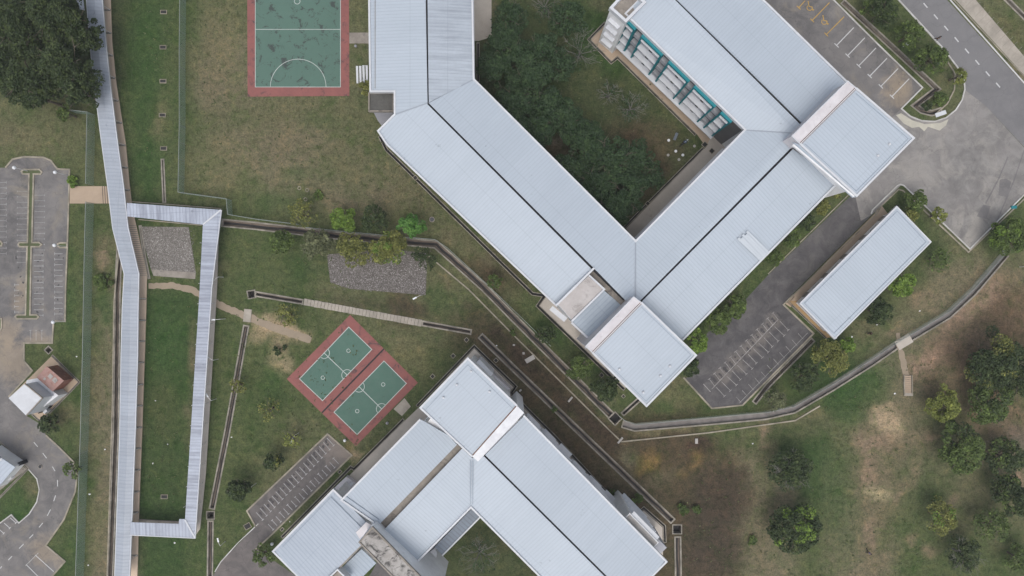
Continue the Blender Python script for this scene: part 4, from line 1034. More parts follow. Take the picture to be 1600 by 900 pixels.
# teal and white courtyard facade
ed = pts([(977, 22), (1164, 203)], E)
fd = (ed[1] - ed[0]).normalized(); fn = Vector((fd.y, -fd.x))
if fn.dot(P2(900, 300) - ed[0]) < 0: fn = -fn
w0 = ed[0] - fn * 0.8
def s_of(px, h=13):
    q = P2(px, 22 + (px - 977) * 181 / 187, h); return (q - w0).dot(fd)
def fbox(mb, s0, s1, out0, out1, z0, z1):
    c = w0 + fd * (s0 + s1) / 2 + fn * (out0 + out1) / 2
    return mb.box(c, fd, s1 - s0, out1 - out0, z0, z1)
groups = [(983, 997), (1007, 1039), (1049, 1081), (1089, 1122), (1131, 1147)]
G = [(s_of(a), s_of(b)) for a, b in groups]
MB_ = MB
for gi, (s0, s1) in enumerate(G):
    f = MB()
    fbox(f, s0, s0 + 0.25, 0.0, 1.3, 3.0, 12.9); fbox(f, s1 - 0.25, s1, 0.0, 1.3, 3.0, 12.9)
    fbox(f, s0 - .02, s1 + .02, 0.0, 1.36, 12.45, 12.95)
    f.build('teal_frame', M['teal'], A)
    bay = MB(); fbox(bay, s0 + .26, s1 - .26, 0.0, 0.58, 0.1, 12.4); bay.build('bay_wall', M['wall_grey'], A)
    for z in (11.7, 8.6, 5.5):
        fbox(MB(), s0 + .27, s1 - .27, 0.59, 1.45, z, z + 0.13).build('sunshade_ledge', M['trim'], A)
        wd = MB(); fbox(wd, s0 + .4, s1 - .4, 0.585, 0.64, z - 1.35, z - 0.15); wo = wd.build('window', M['glass_grey'], A)
        fr = MB(); k = 5
        for i in range(k + 1):
            sx = s0 + .4 + (s1 - s0 - .8) * i / k; fbox(fr, sx - .03, sx + .03, 0.585, 0.68, z - 1.4, z - 0.12)
        fr.build('frame', M['trim'], wo)
        if s1 - s0 > 3:
            c = (s0 + s1) / 2 + 0.2
            fbox(MB(), c - .3, c + .3, 0.65, 1.05, z - 1.55, z - 0.95).build('air_conditioner', M['glass'], A)
for i in range(4):   # recessed bays between the frames
    s0 = G[i][1]; s1 = G[i + 1][0]
    for z in (3.1, 6.2, 9.3):
        fbox(MB(), s0 + .02, s1 - .02, 0.0, 0.1, z + 1.1, z + 2.9).build('balcony_shade_panel', M['glass'], A)  # flat dark panel, the open bay's shade painted on
        fbox(MB(), s0 + .02, s1 - .02, 0.0, 0.75, z - 0.1, z + 1.05).build('balcony_wall', M['wall_grey'], A)
fbox(MB(), G[0][0] - 0.1, G[-1][1] + 0.1, 0.0, 1.7, 2.75, 2.95).build('ground_canopy', M['trim'], A)
fbox(MB(), G[-1][1] + 0.05, G[-1][1] + 2.2, 0.0, 0.12, 0.1, 12.6).build('passage_shade_panel', M['apron_shade'], A)  # flat dark panel painted as the shade of an open passage
# plain windows on the other long walls (seen only from a step aside)
def nat(i): return wl[i]
for (i, j, cnt) in ((5, 6, 12), (11, 10, 11), (19, 18, 6), (18, 17, 12), (17, 16, 8)):
    a, b = wl[i], wl[j]
    mid = (a + b) / 2; d = (b - a).normalized(); n = Vector((-d.y, d.x))
    # outward test
    def inside(p, poly):
        c = False; k = len(poly) - 1
        for q in range(len(poly)):
            if (poly[q].y > p.y) != (poly[k].y > p.y) and p.x < (poly[k].x - poly[q].x) * (p.y - poly[q].y) / (poly[k].y - poly[q].y) + poly[q].x: c = not c
            k = q
        return c
    if inside(mid + n * 0.3, wl): a, b = b, a
    for z in (1.0, 4.2, 7.4, 10.6):
        d = (b - a).normalized(); n = Vector((-d.y, d.x)); L = (b - a).length
        wd = MB().box((a + b) / 2 + n * 0.03, d, L - 3, 0.1, z, z + 1.3).build('window', M['glass'], A)
        fr = MB()
        for k in range(cnt + 1): fr.box(a + d * (1.5 + (L - 3) * k / cnt) + n * 0.05, d, 0.3, 0.16, z - .02, z + 1.32)
        for zz in (z - .06, z + 1.26): fr.box((a + b) / 2 + n * 0.045, d, (b - a).length - 2.7, 0.12, zz, zz + .08)
        fr.build('window_frame', M['wall'], wd)
        MB().box((a + b) / 2 + n * 0.25, d, L - 2.6, 0.5, z + 1.4, z + 1.5).build('sunshade_ledge', M['white'], A)

# ============ lower block
B = thing('school_block', 'L shaped school block at the bottom edge with one square tower at its apex', 'school building', (P2(737, 740).x, P2(737, 740).y, 0))
bout = pts([(534, 781), (657, 655), (664, 646), (737, 570), (819, 650), (1041, 877), (982, 936), (930, 987), (735, 792), (645, 884), (590, 830)], E)
bl = inset(bout, 1.15)
MB().prism(bl, 0, E - 0.3).build('wall', M['wall'], B)
roof_panel(B, [(534, 781, E), (657, 655, E), (700, 680, RG - .3), (714, 695, RG), (591, 821, RG)], (1, 1), 'roof')
roof_panel(B, [(722, 701, RG), (738, 716, RG - .25), (737, 792, E), (645, 884, E), (600, 828, RG)], (1, 1), 'roof')
roof_panel(B, [(737, 792, E), (738, 716, RG - .25), (756, 713, RG), (946, 902, RG), (982, 937, RG), (930, 987, E)], (1, -1), 'roof')
roof_panel(B, [(758, 711, RG), (819, 650, E), (1041, 877, E), (983, 935, RG), (948, 900, RG)], (1, -1), 'roof')
line3(B, 'ridge_gutter', [(757, 712, RG), (947, 901, RG), (983, 936, RG)], 0.34, -0.3, 0.7, 'gap_black')
MB().prism(pts([(714, 694), (723, 702), (601, 828), (591, 820)], 13.8), 13.2, 13.8).build('concrete_gutter', M['gutter'], B)
for l in ([(591, 820, RG), (534, 781, E), (657, 655, E)], [(818, 649, E), (1041, 877, E), (982, 936, E)], [(930, 987, E), (736, 792, E), (645, 884, E)], [(645, 884, E), (600, 830, RG)]):
    line3(B, 'fascia', l, 0.28, 0.22, 0.55, 'trim')
for l in ([(735, 720, RG + .02), (735, 788, E + .05)], [(738.5, 720, RG + .02), (738.5, 788, E + .05)], [(541, 776, E + .1), (592, 812, RG)]):
    line3(B, 'hip_flashing', l, 0.1, 0.05, 0.06, 'roof_low')
# tower
Th = 17.0
MB().prism(inset(pts([(657, 637), (731, 560), (808, 634), (738, 713)], Th), 0.75), 0, Th - 0.3).build('tower_wall', M['wall'], B)
MB().prism(pts([(808, 634), (819, 645), (747, 721), (738, 713)], Th), 2, Th + 0.1).build('parapet_wall', M['white'], B)
roof_panel(B, [(657, 637, Th), (731, 560, Th), (808, 634, Th), (738, 713, Th)], (1, -1), 'roof', 'tower_roof')
line3(B, 'tower_fascia', [(738, 713, Th), (657, 637, Th), (731, 560, Th), (808, 634, Th)], 0.28, 0.16, 0.6, 'trim')
line3(B, 'roof_gutter', [(808, 634, Th), (738, 713, Th)], 0.3, 0.08, 0.2, 'rustline')
line3(B, 'inner_gutter', [(665, 640, Th + .05), (731, 570, Th + .05), (803, 640, Th + .05)], 0.07, 0.02, 0.03, 'roof_low')
for v in ((736, 580), (714, 601), (765, 612), (693, 621)):
    p = P(v[0], v[1], Th)
    MB().tube((p.x, p.y, Th - 0.02), (p.x, p.y, Th + 0.2), 0.2, 0.16, 10).ball((p.x, p.y, Th + 0.2), 0.19, 8, 4, (1, 1, .5)).build('roof_vent', M['trim'], B)
# projecting stair on the tower's right face: stepped white blocks
rs = random.Random(21)
b0 = P2(752, 556); b1 = P2(797, 603); bd = (b1 - b0).normalized(); bn = Vector((-bd.y, bd.x))
if bn.dot(P2(850, 500) - b0) < 0: bn = -bn
MB().prism([b0, b0 + bd * 3.2, b0 + bd * 3.2 - bn * 4, b0 - bn * 4], 0, 6.0).build('porch_roof', M['white'], B)
MB().prism([b0 + bd * 3.3 - bn * .3, b1, b1 - bn * 4, b0 + bd * 3.3 - bn * 4.3], 0, 3.4).build('porch_roof', M['parapet'], B)
# facade of the right wing: ledges with gaps, dark windows between piers
fa, fb = bl[4], bl[5]
d = (fb - fa).normalized(); n = Vector((-d.y, d.x))
if n.dot(P2(1000, 700) - fa) < 0: n = -n
L = (fb - fa).length
for z in (0.9, 4.1, 7.3, 10.5):
    for k in range(6):
        s0 = 2.0 + k * (L - 8) / 6; s1 = s0 + (L - 8) / 6 - 1.2; c = fa + d * (s0 + s1) / 2
        wo = MB().box(c + n * 0.05, d, s1 - s0, 0.12, z, z + 1.5).build('window', M['glass_grey'], B)
        fr = MB()
        for q in range(4): fr.box(fa + d * (s0 + (s1 - s0) * q / 3) + n * 0.08, d, 0.08, 0.16, z - 0.02, z + 1.52)
        fr.build('frame', M['trim'], wo)
        MB().box(c + n * (0.38 + .1 * ((k * 7 + int(z)) % 3)), d, s1 - s0 + 0.2, .76 + .2 * ((k * 7 + int(z)) % 3), z + 1.62, z + 1.74).build('sunshade_ledge', M['white'], B)
        MB().box(c + n * 0.25, d, s1 - s0 + 0.2, .5, z - 0.35, z - 0.2).build('sill_ledge', M['white'], B)
        if z < 8: MB().box(fa + d * (s1 + .6) + n * 0.06, d, 0.9, 0.14, z, z + 2.0).build('balcony_shade_panel', M['glass'], B)  # dark panel painted for the shade in the gap between windows
# stair tower at the far right end
sw = [P2(1002, 812), P2(1012, 803), P2(1037, 829), P2(1024, 843)]
q0 = P2(1004, 822); q1 = P2(1016, 811)
ex = [fb - d * 7.6, fb - d * 7.6 + n * 2.2, fb - d * 1.2 + n * 2.2, fb - d * 1.2]
MB().prism(ex, 0, 12.3).build('end_stair', M['wall'], B)
MB().prism(inset(ex, 0.15), 12.3, 12.36).build('end_stair_roof', M['slab'], B)
for k in range(5):
    z = 2.2 + 2.4 * k
    MB().box(fb - d * (4.4) + n * 2.5, d, 5.6, 0.7, z, z + 0.16).build('stair_ledge', M['trim'], B)
MB().prism([fb - d * 1.15, fb - d * 1.15 + n * 2.2, fb + d * 1.6 + n * 2.2, fb + d * 1.6], 0, 9.0).build('end_bay', M['wall_grey'], B)
# canopy in the lower courtyard
roof_panel(B, [(738, 794, 9), (750, 808, 8.6), (691, 868, 8.6), (679, 855, 9)], (1, 1), 'canopy', 'courtyard_canopy')
MB().prism(inset(pts([(738, 794), (750, 808), (691, 868), (679, 855)], 8.6), 0.5), 0, 8.3).build('annex_wall', M['wall'], B)
line3(B, 'canopy_edge', [(750, 808, 8.6), (691, 868, 8.6)], 0.22, 0.12, 0.3, 'trim')
MB().prism(pts([(646, 884), (680, 856), (683, 866), (672, 905), (655, 960), (640, 940)], 7), 0, 7).build('courtyard_porch', M['white'], B)
# high water tank slab crossing the wings, with white side walls
Hs = 17.5
sl = pts([(560, 847), (582, 822), (690, 934), (668, 958)], Hs)
MB().prism(inset(sl, 0.15), 4, Hs - 0.02).build('tank_house_wall', M['wall'], B)
MB().prism(inset(sl, 0.2), Hs - 0.02, Hs).build('tank_house_roof', M['slab_black'], B)
MB().ribbon(inset(sl, 0.12), 0.22, Hs - 0.3, Hs + 0.16, True).build('tank_house_parapet', M['gutter'], B)
line3(B, 'link_wall', [(582, 819, 15.2), (650, 889, 15.2)], 0.5, 0.2, 1.5, 'white')
mb = MB()
for k in range(5):
    a = P(597 + k * 8.5, 829 + k * 8.5, 15.6); b = P(600 + k * 8.5, 836 + k * 8.5, 14.5)
    mb.tube(a, b, 0.06, 0.06, 6)
a = P(598, 832, 15); b = P(640, 878, 14.6); mb.tube(a, b, 0.07, 0.07, 6)
mb.build('roof_pipe', M['pole'], B)
MB().prism(pts([(556, 832), (572, 816), (583, 822), (562, 842)], 12), 11.6, 12).build('link_slab', M['parapet'], B)
# hall with lower metal roof
Hh = 9.5
C_ = [(427, 861), (521, 765), (586, 830), (491, 925)]
MB().prism(inset(pts(C_, Hh), 0.7), 0, Hh - 0.25).build('hall_wall', M['wall'], B)
roof_panel(B, [(427, 861, Hh), (521, 765, Hh), (586, 830, Hh + .8), (491, 925, Hh + .8)], (1, 1), 'roof_hall', 'hall_roof')
line3(B, 'hall_fascia', [(491, 925, Hh), (427, 861, Hh), (521, 765, Hh), (575, 818, Hh)], 0.3, 0.18, 0.5, 'trim')
line3(B, 'inner_gutter', [(441, 855, Hh + .25), (517, 777, Hh + .2), (568, 828, Hh + .8)], 0.08, 0.02, 0.03, 'roof_low')
line3(B, 'concrete_gutter', [(566, 850, Hh + .7), (500, 917, Hh + .7)], 0.4, 0.02, 0.5, 'gutter')
roof_panel(B, [(565, 858, 8.6), (588, 880, 8.6), (548, 920, 8.6), (525, 896, 8.6)], (1, 1), 'roof_low', 'side_roof')
MB().prism(inset(pts([(565, 858), (588, 880), (548, 920), (525, 896)], 8.6), 0.4), 0, 8.4).build('side_wall', M['wall'], B)
line3(B, 'roof_box', [(513, 903, 10.4), (528, 889, 10.4), (545, 906, 10.4)], 0.22, 0.3, 1.4, 'trim')
MB().prism(pts([(516, 905), (528, 892), (541, 906), (528, 918)], 9.6), 8.9, 9.6).build('roof_box_floor', M['gutter'], B)
# louvred lean-to between the hall and the wing
mb = MB()
for k in range(5):
    c = P2(528 + k * 5, 760 + k * 0.2 + (k % 2)); 
    mb.box(P2(531 + k * 4.5, 768 - k * 3.0), (1, 1), 1.5, 0.42, 1.6 - 0.1 * k, 1.75 - 0.1 * k)
mb.build('louvred_lean_to', M['white'], B)
MB().prism(pts([(523, 762), (541, 745), (556, 755), (537, 776)], 1.2), 0, 1.2).build('lean_to_base', M['parapet'], B)
# inner courtyard windows of the lower block
for (i, j, cnt) in ((8, 7, 11), (9, 8, 7), (0, 1, 9)):
    a, b = bl[i], bl[j]
    if inside((a + b) / 2 + Vector((-(b - a).normalized().y, (b - a).normalized().x)) * 0.3, bl): a, b = b, a
    for z in (1.0, 4.2, 7.4, 10.6):
        d2 = (b - a).normalized(); n2 = Vector((-d2.y, d2.x)); L2 = (b - a).length
        wd = MB().box((a + b) / 2 + n2 * 0.03, d2, L2 - 3, 0.1, z, z + 1.3).build('window', M['glass'], B)
        fr = MB()
        for k in range(cnt + 1): fr.box(a + d2 * (1.5 + (L2 - 3) * k / cnt) + n2 * 0.05, d2, 0.3, 0.16, z - .02, z + 1.32)
        for zz in (z - .06, z + 1.26): fr.box((a + b) / 2 + n2 * 0.045, d2, (b - a).length - 2.7, 0.12, zz, zz + .08)
        fr.build('window_frame', M['wall'], wd)

# ============ low shed
sh = [(1250, 474), (1401, 323), (1454, 378), (1304, 529)]
Z = thing('shed', 'long low shed with a plain pale blue metal roof beside the dark service lane', 'shed', (P2(1352, 426).x, P2(1352, 426).y, 0))
MB().prism(inset(pts(sh, 4.2), 0.7), 0, 4.0).build('wall', M['wall'], Z)
roof_panel(Z, [(1250, 474, 4.6), (1401, 323, 4.6), (1454, 378, 4.1), (1304, 529, 4.1)], (1, 1), 'roof', 'roof')
line3(Z, 'fascia', [(1250, 474, 4.6), (1401, 323, 4.6), (1454, 378, 4.1), (1304, 529, 4.1)], 0.22, 0.1, 0.4, 'trim', True)
line3(Z, 'inner_gutter', [(1257, 474, 4.62), (1402, 330, 4.62), (1447, 378, 4.2), (1303, 521, 4.2), (1257, 474, 4.62)], 0.06, 0.02, 0.03, 'roof_low')
wz = inset(pts(sh, 4.2), 0.7)
a, b = wz[0], wz[1]; d2 = (b - a).normalized(); n2 = Vector((-d2.y, d2.x))
if n2.dot(P2(1200, 380) - a) < 0: n2 = -n2
for k in range(5):
    c = a + d2 * (2 + k * 4.6)
    o = MB().box(c + n2 * 0.03, d2, 1.1, 0.1, 0.02, 2.1).build('door', M['gutter'], Z)
    MB().box(c + d2 * 0.4 + n2 * 0.1, d2, 0.12, 0.06, 1.0, 1.1).build('handle', M['post'], o)
    MB().box(c + d2 * 2.2 + n2 * 0.03, d2, 1.6, 0.1, 1.2, 2.3).build('window', M['glass'], Z)

# ============ pump house, tank, neighbouring house
PH = thing('pump_house', 'small white flat roofed pump house with lower annex beside the rusty tank', 'utility building', (P2(45, 620).x, P2(45, 620).y, 0))
MB().prism(pts([(14, 622), (39, 600), (66, 622), (41, 649)], 5.5), 0, 5.3).build('wall', M['trim'], PH)
MB().prism(pts([(13.4, 622), (39, 599.4), (66.6, 622), (41, 649.6)], 5.5), 5.3, 5.5).build('roof_slab', M['trim'], PH)
MB().ribbon(pts([(39, 599.4), (66.6, 622), (41, 649.6)], 5.5), 0.16, 5.4, 5.62).build('roof_edge', M['gutter'], PH)
MB().prism(pts([(42, 594), (58, 591), (91, 618), (62, 640), (36, 612)], 2.6), 0, 2.6).build('annex', M['white'], PH)
MB().ribbon(pts([(58, 600), (71, 610)], 2.6), 0.3, 2.58, 2.7).build('roof_slot', M['glass_grey'], PH)
a = P2(76, 634, 1); MB().box(a, (1, 1.0), 3.2, 0.1, 0.5, 2.0).build('window', M['glass'], PH)
TK = thing('water_tank', 'rusty iron water tank with a stained lid beside the white pump house', 'water tank', (P2(86, 592).x, P2(86, 592).y, 0))
top = pts([(58, 590), (73, 573), (99, 595), (82, 611)], 3.2)
MB().prism(inset(top, 0.02), 0.4, 3.1).build('tank_body', M['rust'], TK)
MB().prism(inset(top, -0.06), 3.1, 3.2).build('lid', M['rust_top'], TK)
for (x, y, s_) in ((79, 588, 0.7), (86, 594, 0.75), (70, 592, .4)):
    MB().box(P2(x, y, 3.2), (1, 1), s_, s_, 3.2, 3.26).build('hatch', M['slab'], TK)
mb = MB()
for c in inset(top, 0.3): mb.box(c, (1, 1), 0.3, 0.3, 0, 0.4)
mb.build('plinth', M['gutter'], TK)
mb = MB(); c = P2(103, 594); mb.tube((c.x, c.y, 0.4), (c.x - 1.0, c.y, 0.4), 0.08, 0.08); mb.tube((c.x, c.y, 0), (c.x, c.y, 0.55), 0.1, 0.1); mb.build('outlet_pipe', M['rubber'], TK)
CB = thing('control_box', 'small white box with a dark cap at the lower wall of the pump house yard', 'control box', (P2(75, 640).x, P2(75, 640).y, 0))
MB().box(P2(75, 640), (1, -1), 0.9, 0.7, 0, 1.0).build('cabinet', M['trim'], CB)
MB().box(P2(79.5, 634), (1, -1), 0.5, 0.5, 0, 0.8).build('valve', M['rubber'], CB)
HS = thing('house', 'pale roofed house cut off by the left edge of the frame', 'house', (P2(-15, 735).x, P2(-15, 735).y, 0))
ho = pts([(-60, 735), (-22, 697), (24, 730), (-12, 772)], 3.6)
MB().prism(inset(ho, 0.5), 0, 3.3).build('wall', M['wall'], HS)
roof_panel(HS, [(-60, 735, 3.6), (-22, 697, 3.6), (3, 716, 4.2), (-35, 756, 4.2)], (1, 1), 'canopy', 'roof_panel')
roof_panel(HS, [(-35, 756, 4.2), (3, 716, 4.2), (24, 730, 3.6), (-12, 772, 3.6)], (1, -1), 'roof_hall', 'roof_panel')
line3(HS, 'ridge_cap', [(-35, 756, 4.25), (3, 716, 4.25)], 0.25, 0.05, 0.05, 'trim')
MB().box(P2(24, 727, 2.4), (1, 0.5), 0.9, 0.6, 0.0, 1.6).build('rain_tank', M['glass'], HS)
MB().box(P2(20, 745), (1, 0.8), 0.7, 0.5, 0.0, 0.9).build('bin', M['white'], HS)

# ============ bleacher beside the large court
BL = thing('bleacher', 'white four tier bleacher bench between the large court and the upper block', 'bleacher', (P2(567, 116).x, P2(567, 116).y, 0))
for k in range(4):
    MB().prism(pts([(556 + 5 * k, 103 - (k > 1)), (559.6 + 5 * k, 103 - (k > 1)), (560 + 5 * k, 130 - (k > 1)), (557 + 5 * k, 130)], 0.3 * (k + 1)), 0.3 * (k + 1) - 0.08, 0.3 * (k + 1)).build('bench_plank', M['trim'], BL)
mb = MB()
for y in (106, 117, 127): 
    for k in range(4): mb.box(P2(558 + 5 * k, y), (1, 0), 0.1, 0.1, 0, 0.3 * (k + 1) - 0.08)
mb.build('support_frame', M['post'], BL)

# ============ steps
ST = thing('concrete_steps', 'short flight of pale concrete steps ending the sandy path at the right', 'steps', (P2(1418, 602).x, P2(1418, 602).y, 0))
MB().prism(pts([(1411, 586), (1423, 586), (1424, 617), (1412, 618)]), 0, 0.12).build('base', M['kerb'], ST)
for k in range(9): MB().box(P2(1417 + 0.1 * k, 588 + 3.2 * k), (1, 0), 1.05, 0.28, 0.12, 0.26 + 0.012 * (9 - k)).build('step', M['tan'], ST)
for x in (1411.3, 1423.6): MB().ribbon(pts([(x, 586), (x + .6, 616)]), 0.14, 0, 0.36).build('side_wall', M['kerb'], ST)
MB().box(P2(1418.5, 616), (1, 0), 1.5, 0.5, 0.1, 0.3).build('landing', M['pave'], ST)
# ------------------------------------------------------------------ thin overcast haze
hz = MB().prism([Vector((-2600, -2600)), Vector((2600, -2600)), Vector((2600, 2600)), Vector((-2600, 2600))], -2.5, 122)
hm = bpy.data.materials.new('haze'); hm.use_nodes = True
hm.node_tree.nodes.clear()
ho_ = hm.node_tree.nodes.new('ShaderNodeOutputMaterial'); hv = hm.node_tree.nodes.new('ShaderNodeVolumePrincipled')
hv.inputs['Color'].default_value = (0.9, 0.93, 1.0, 1); hv.inputs['Density'].default_value = 0.00022
hm.node_tree.links.new(hv.outputs[0], ho_.inputs['Volume'])
tag(hz.build('haze', hm), 'thin grey haze in the air', None, None, 'stuff')
# ------------------------------------------------------------------ covered walkways
def walkway(name, label, panels, floor, posts, h, mat, floor_mat, joints=None, ridge=None):
    c = floor[0]
    o = thing(name, label, 'covered walkway', (P2(*c).x, P2(*c).y, 0))
    for q, d in panels: roof_panel(o, [(a, b, h + (e if len(x) > 2 else 0)) for x in q for a, b, e in [tuple(x) + ((0,) if len(x) == 2 else ())]], d, mat, 'roof_panel', 0.1)
    MB().ribbon(pts(floor[0:]), floor_w * S, 0.0, 0.16).build('floor_slab', M[floor_mat], o) if False else None
    return o
Wk = thing('covered_walkway', 'very long pale roofed covered walkway running from top to bottom at the left', 'covered walkway', (P2(215, 500).x, P2(215, 500).y, 0))
Hw = 2.5
LE = [(133, -30), (135, 0), (140, 65), (147, 132), (159, 225), (168, 290), (176, 357), (194, 428), (191, 480), (189, 560), (187, 675), (183, 790), (179, 905)]
RE = [(159, -30), (160, 0), (165, 64), (172, 130), (184, 225), (193, 290), (200, 355), (217, 428), (216, 480), (215, 560), (211.5, 675), (207, 790), (202.5, 905)]
for i in range(len(LE) - 1):
    a, b, c, d_ = LE[i], LE[i + 1], RE[i + 1], RE[i]
    mx = lambda p, q: ((p[0] + q[0]) / 2, (p[1] + q[1]) / 2)
    roof_panel(Wk, [(a[0], a[1], Hw), (b[0], b[1], Hw), (*mx(b, c), Hw + .3), (*mx(a, d_), Hw + .3)], (1, 0.05), 'roof_walk', 'roof_panel', 0.06)
    roof_panel(Wk, [(*mx(a, d_), Hw + .3), (*mx(b, c), Hw + .3), (c[0], c[1], Hw), (d_[0], d_[1], Hw)], (1, 0.05), 'roof_walk', 'roof_panel', 0.06)
line3(Wk, 'gutter', [(p[0], p[1], Hw) for p in LE], 0.12, 0.03, 0.2, 'trim')
line3(Wk, 'gutter', [(p[0], p[1], Hw) for p in RE], 0.12, 0.03, 0.2, 'trim')
FR = [(172.5, -30), (173.5, 0), (175.5, 64), (182, 130), (197, 225), (203, 290), (208, 330), (214, 355), (230, 428), (229, 480), (226.5, 560), (222.5, 675), (218, 790), (215, 905)]
FL = [(p[0] - 20, p[1]) for p in FR]
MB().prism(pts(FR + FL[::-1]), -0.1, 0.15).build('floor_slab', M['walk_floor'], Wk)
def at_y(line, y):
    for i in range(len(line) - 1):
        if line[i][1] <= y <= line[i + 1][1]:
            t = (y - line[i][1]) / (line[i + 1][1] - line[i][1]); return line[i][0] + (line[i + 1][0] - line[i][0]) * t
    return line[-1][0]
ys = [16, 52, 87, 122, 157.5, 192, 227, 262, 297]
ys += [466.5, 500, 532.5, 565.5, 600, 633, 667, 699.5, 733, 767, 799.5, 834, 867]
for y in ys:
    x = at_y(FR, y)
    MB().strip(pts([(x - 20, y), (x, y + 0.4)]), 0.32, 0.162).build('slab_joint', M['gutter'], Wk)
    for xx, yy in ((x - 1.5, y), (x - 18.5, y)):
        p = P2(xx, yy); MB().tube((p.x, p.y, 0.15), (p.x, p.y, 2.46), 0.05, 0.05, 6).build('post', M['pole'], Wk)
for k in range(26):   # steps between the bends
    y = 352 + 3.1 * k; x = at_y(FR, y)
    MB().strip(pts([(x - 19, y + .4), (x, y + 0.4)]), 0.09, 0.166).build('step_edge', M['gutter'], Wk)
MB().ribbon(pts([(p[0] - 16.5, p[1]) for p in LE[7:]] if False else [(186, 395), (179, 470), (176, 640), (168, 905)]), 0.2, 0, 0.16).build('low_wall', M['kerb'], Wk)
# loop walkway
Wl = thing('covered_walkway', 'three sided looping covered walkway right of the long one', 'covered walkway', (P2(320, 590).x, P2(320, 590).y, 0))
for q, d_ in (([(198, 317), (346, 328), (317, 351), (198, 338)], (0.05, 1)), ([(317, 351), (346, 328), (338, 400), (331, 450), (316, 675), (311, 760), (305, 841), (289, 812), (298, 675), (312, 450)], (1, 0.03)), ([(203, 816), (279, 818.5), (280, 811), (289, 811), (305, 841), (203, 836)], (0.05, 1))):
    roof_panel(Wl, [(x, y, 3.0) for x, y in q], d_, 'roof_loop', 'roof_panel', 0.08)
line3(Wl, 'hip_flashing', [(317, 351, 3.05), (345, 328, 3.05)], 0.25, 0.04, 0.04, 'trim')
line3(Wl, 'hip_flashing', [(289, 812, 3.05), (305, 841, 3.05)], 0.25, 0.04, 0.04, 'trim')
line3(Wl, 'gutter', [(346, 328, 3.02), (331, 450, 3.02), (316, 675, 3.02), (305, 841, 3.02), (203, 836, 3.02)], 0.12, 0.03, 0.2, 'trim')
MB().prism(pts([(343, 335), (339.5, 450), (326, 675), (322, 740), (313, 826), (306, 836), (292, 836), (304, 675), (318, 450), (324, 350)]), -0.1, 0.14).build('floor_slab', M['apron'], Wl)
MB().prism(pts([(222, 323), (343, 334), (343, 345), (222, 338)]), -0.1, 0.148).build('floor_slab', M['apron'], Wl)
MB().prism(pts([(217, 811), (292, 815), (310, 832), (217, 829)]), -0.1, 0.15).build('floor_slab', M['gutter'], Wl)
for i in range(16):
    y = 350 + i * 31
    xr = at_y([(343, 335), (339.5, 450), (326, 675), (322, 740), (311, 832)], y)
    for x in (xr - 2, xr - 17):
        p = P2(x, y); MB().tube((p.x, p.y, 0.14), (p.x, p.y, 2.95), 0.05, 0.05, 6).build('post', M['pole'], Wl)
Wb = thing('covered_walkway', 'short grey walkway roof half hidden by the forest at the top left', 'covered walkway', (P2(122, 0).x, P2(122, 0).y, 0))
roof_panel(Wb, [(110, -30, 3), (126, -30, 3), (132, 16, 3), (124, 14, 3)], (1, 0.1), 'roof_walk', 'roof_panel', 0.08)
for x, y in ((114, -20), (129, -20), (130, 10)):
    p = P2(x, y); MB().tube((p.x, p.y, 0), (p.x, p.y, 2.95), 0.05, 0.05, 6).build('post', M['pole'], Wb)

# ------------------------------------------------------------------ fences
def fence(label, line, h=2.3, step=3.0, mat='fence'):
    p = pts(line)
    o = thing('chain_link_fence', label, 'fence', (p[0].x, p[0].y, 0))
    mb = MB(); u = 0.0; tops = MB()
    posts = []
    for i in range(len(p) - 1):
        a, b = p[i], p[i + 1]; L = (b - a).length
        mb.add([(a.x, a.y, 0.05), (b.x, b.y, 0.05), (b.x, b.y, h), (a.x, a.y, h)], [(0, 1, 2, 3)], [(u + 1, 1), (u + L + 1, 1), (u + L + 1, h + 1), (u + 1, h + 1)])
        tops.tube((a.x, a.y, h), (b.x, b.y, h), 0.045, 0.045, 6)
        u += L; k = max(1, round(L / step))
        posts += [a.lerp(b, j / k) for j in range(k)]
    posts.append(p[-1])
    mb.build('mesh_panel', M['fence'], o); tops.build('top_rail', M['post'], o)
    for q in posts: MB().tube((q.x, q.y, 0), (q.x, q.y, h + 0.05), 0.035, 0.035, 6).build('post', M['post'], o)
    return o
fence('green chain link fence along the left of the sports field, with a stepped lower end', [(291, -20), (290, 80), (290, 200), (288, 303), (362, 313), (364, 337), (405, 344), (470, 352)])
fence('green fence above the short concrete path, left of the long covered walkway', [(120, 177), (149, 180), (147, 290)], 2.4)
fence('long green fence below the short concrete path, left of the long covered walkway', [(147, 318), (145, 400), (142, 560), (139, 675), (135, 790), (131, 905)], 2.4)
fence('low green fence along the drain below the row of trees', [(480, 356), (525, 361), (620, 370), (681, 375), (700, 388), (760, 443), (860, 540)], 1.3, 3.5)
fence('green chain link fence along the curving drain to the right edge', [(966, 648), (976, 656), (992, 661), (1110, 650), (1195, 642), (1236, 633), (1297, 598), (1359, 558), (1402, 530), (1428, 515), (1478, 485), (1515, 450), (1566, 392)], 1.5, 3.2)

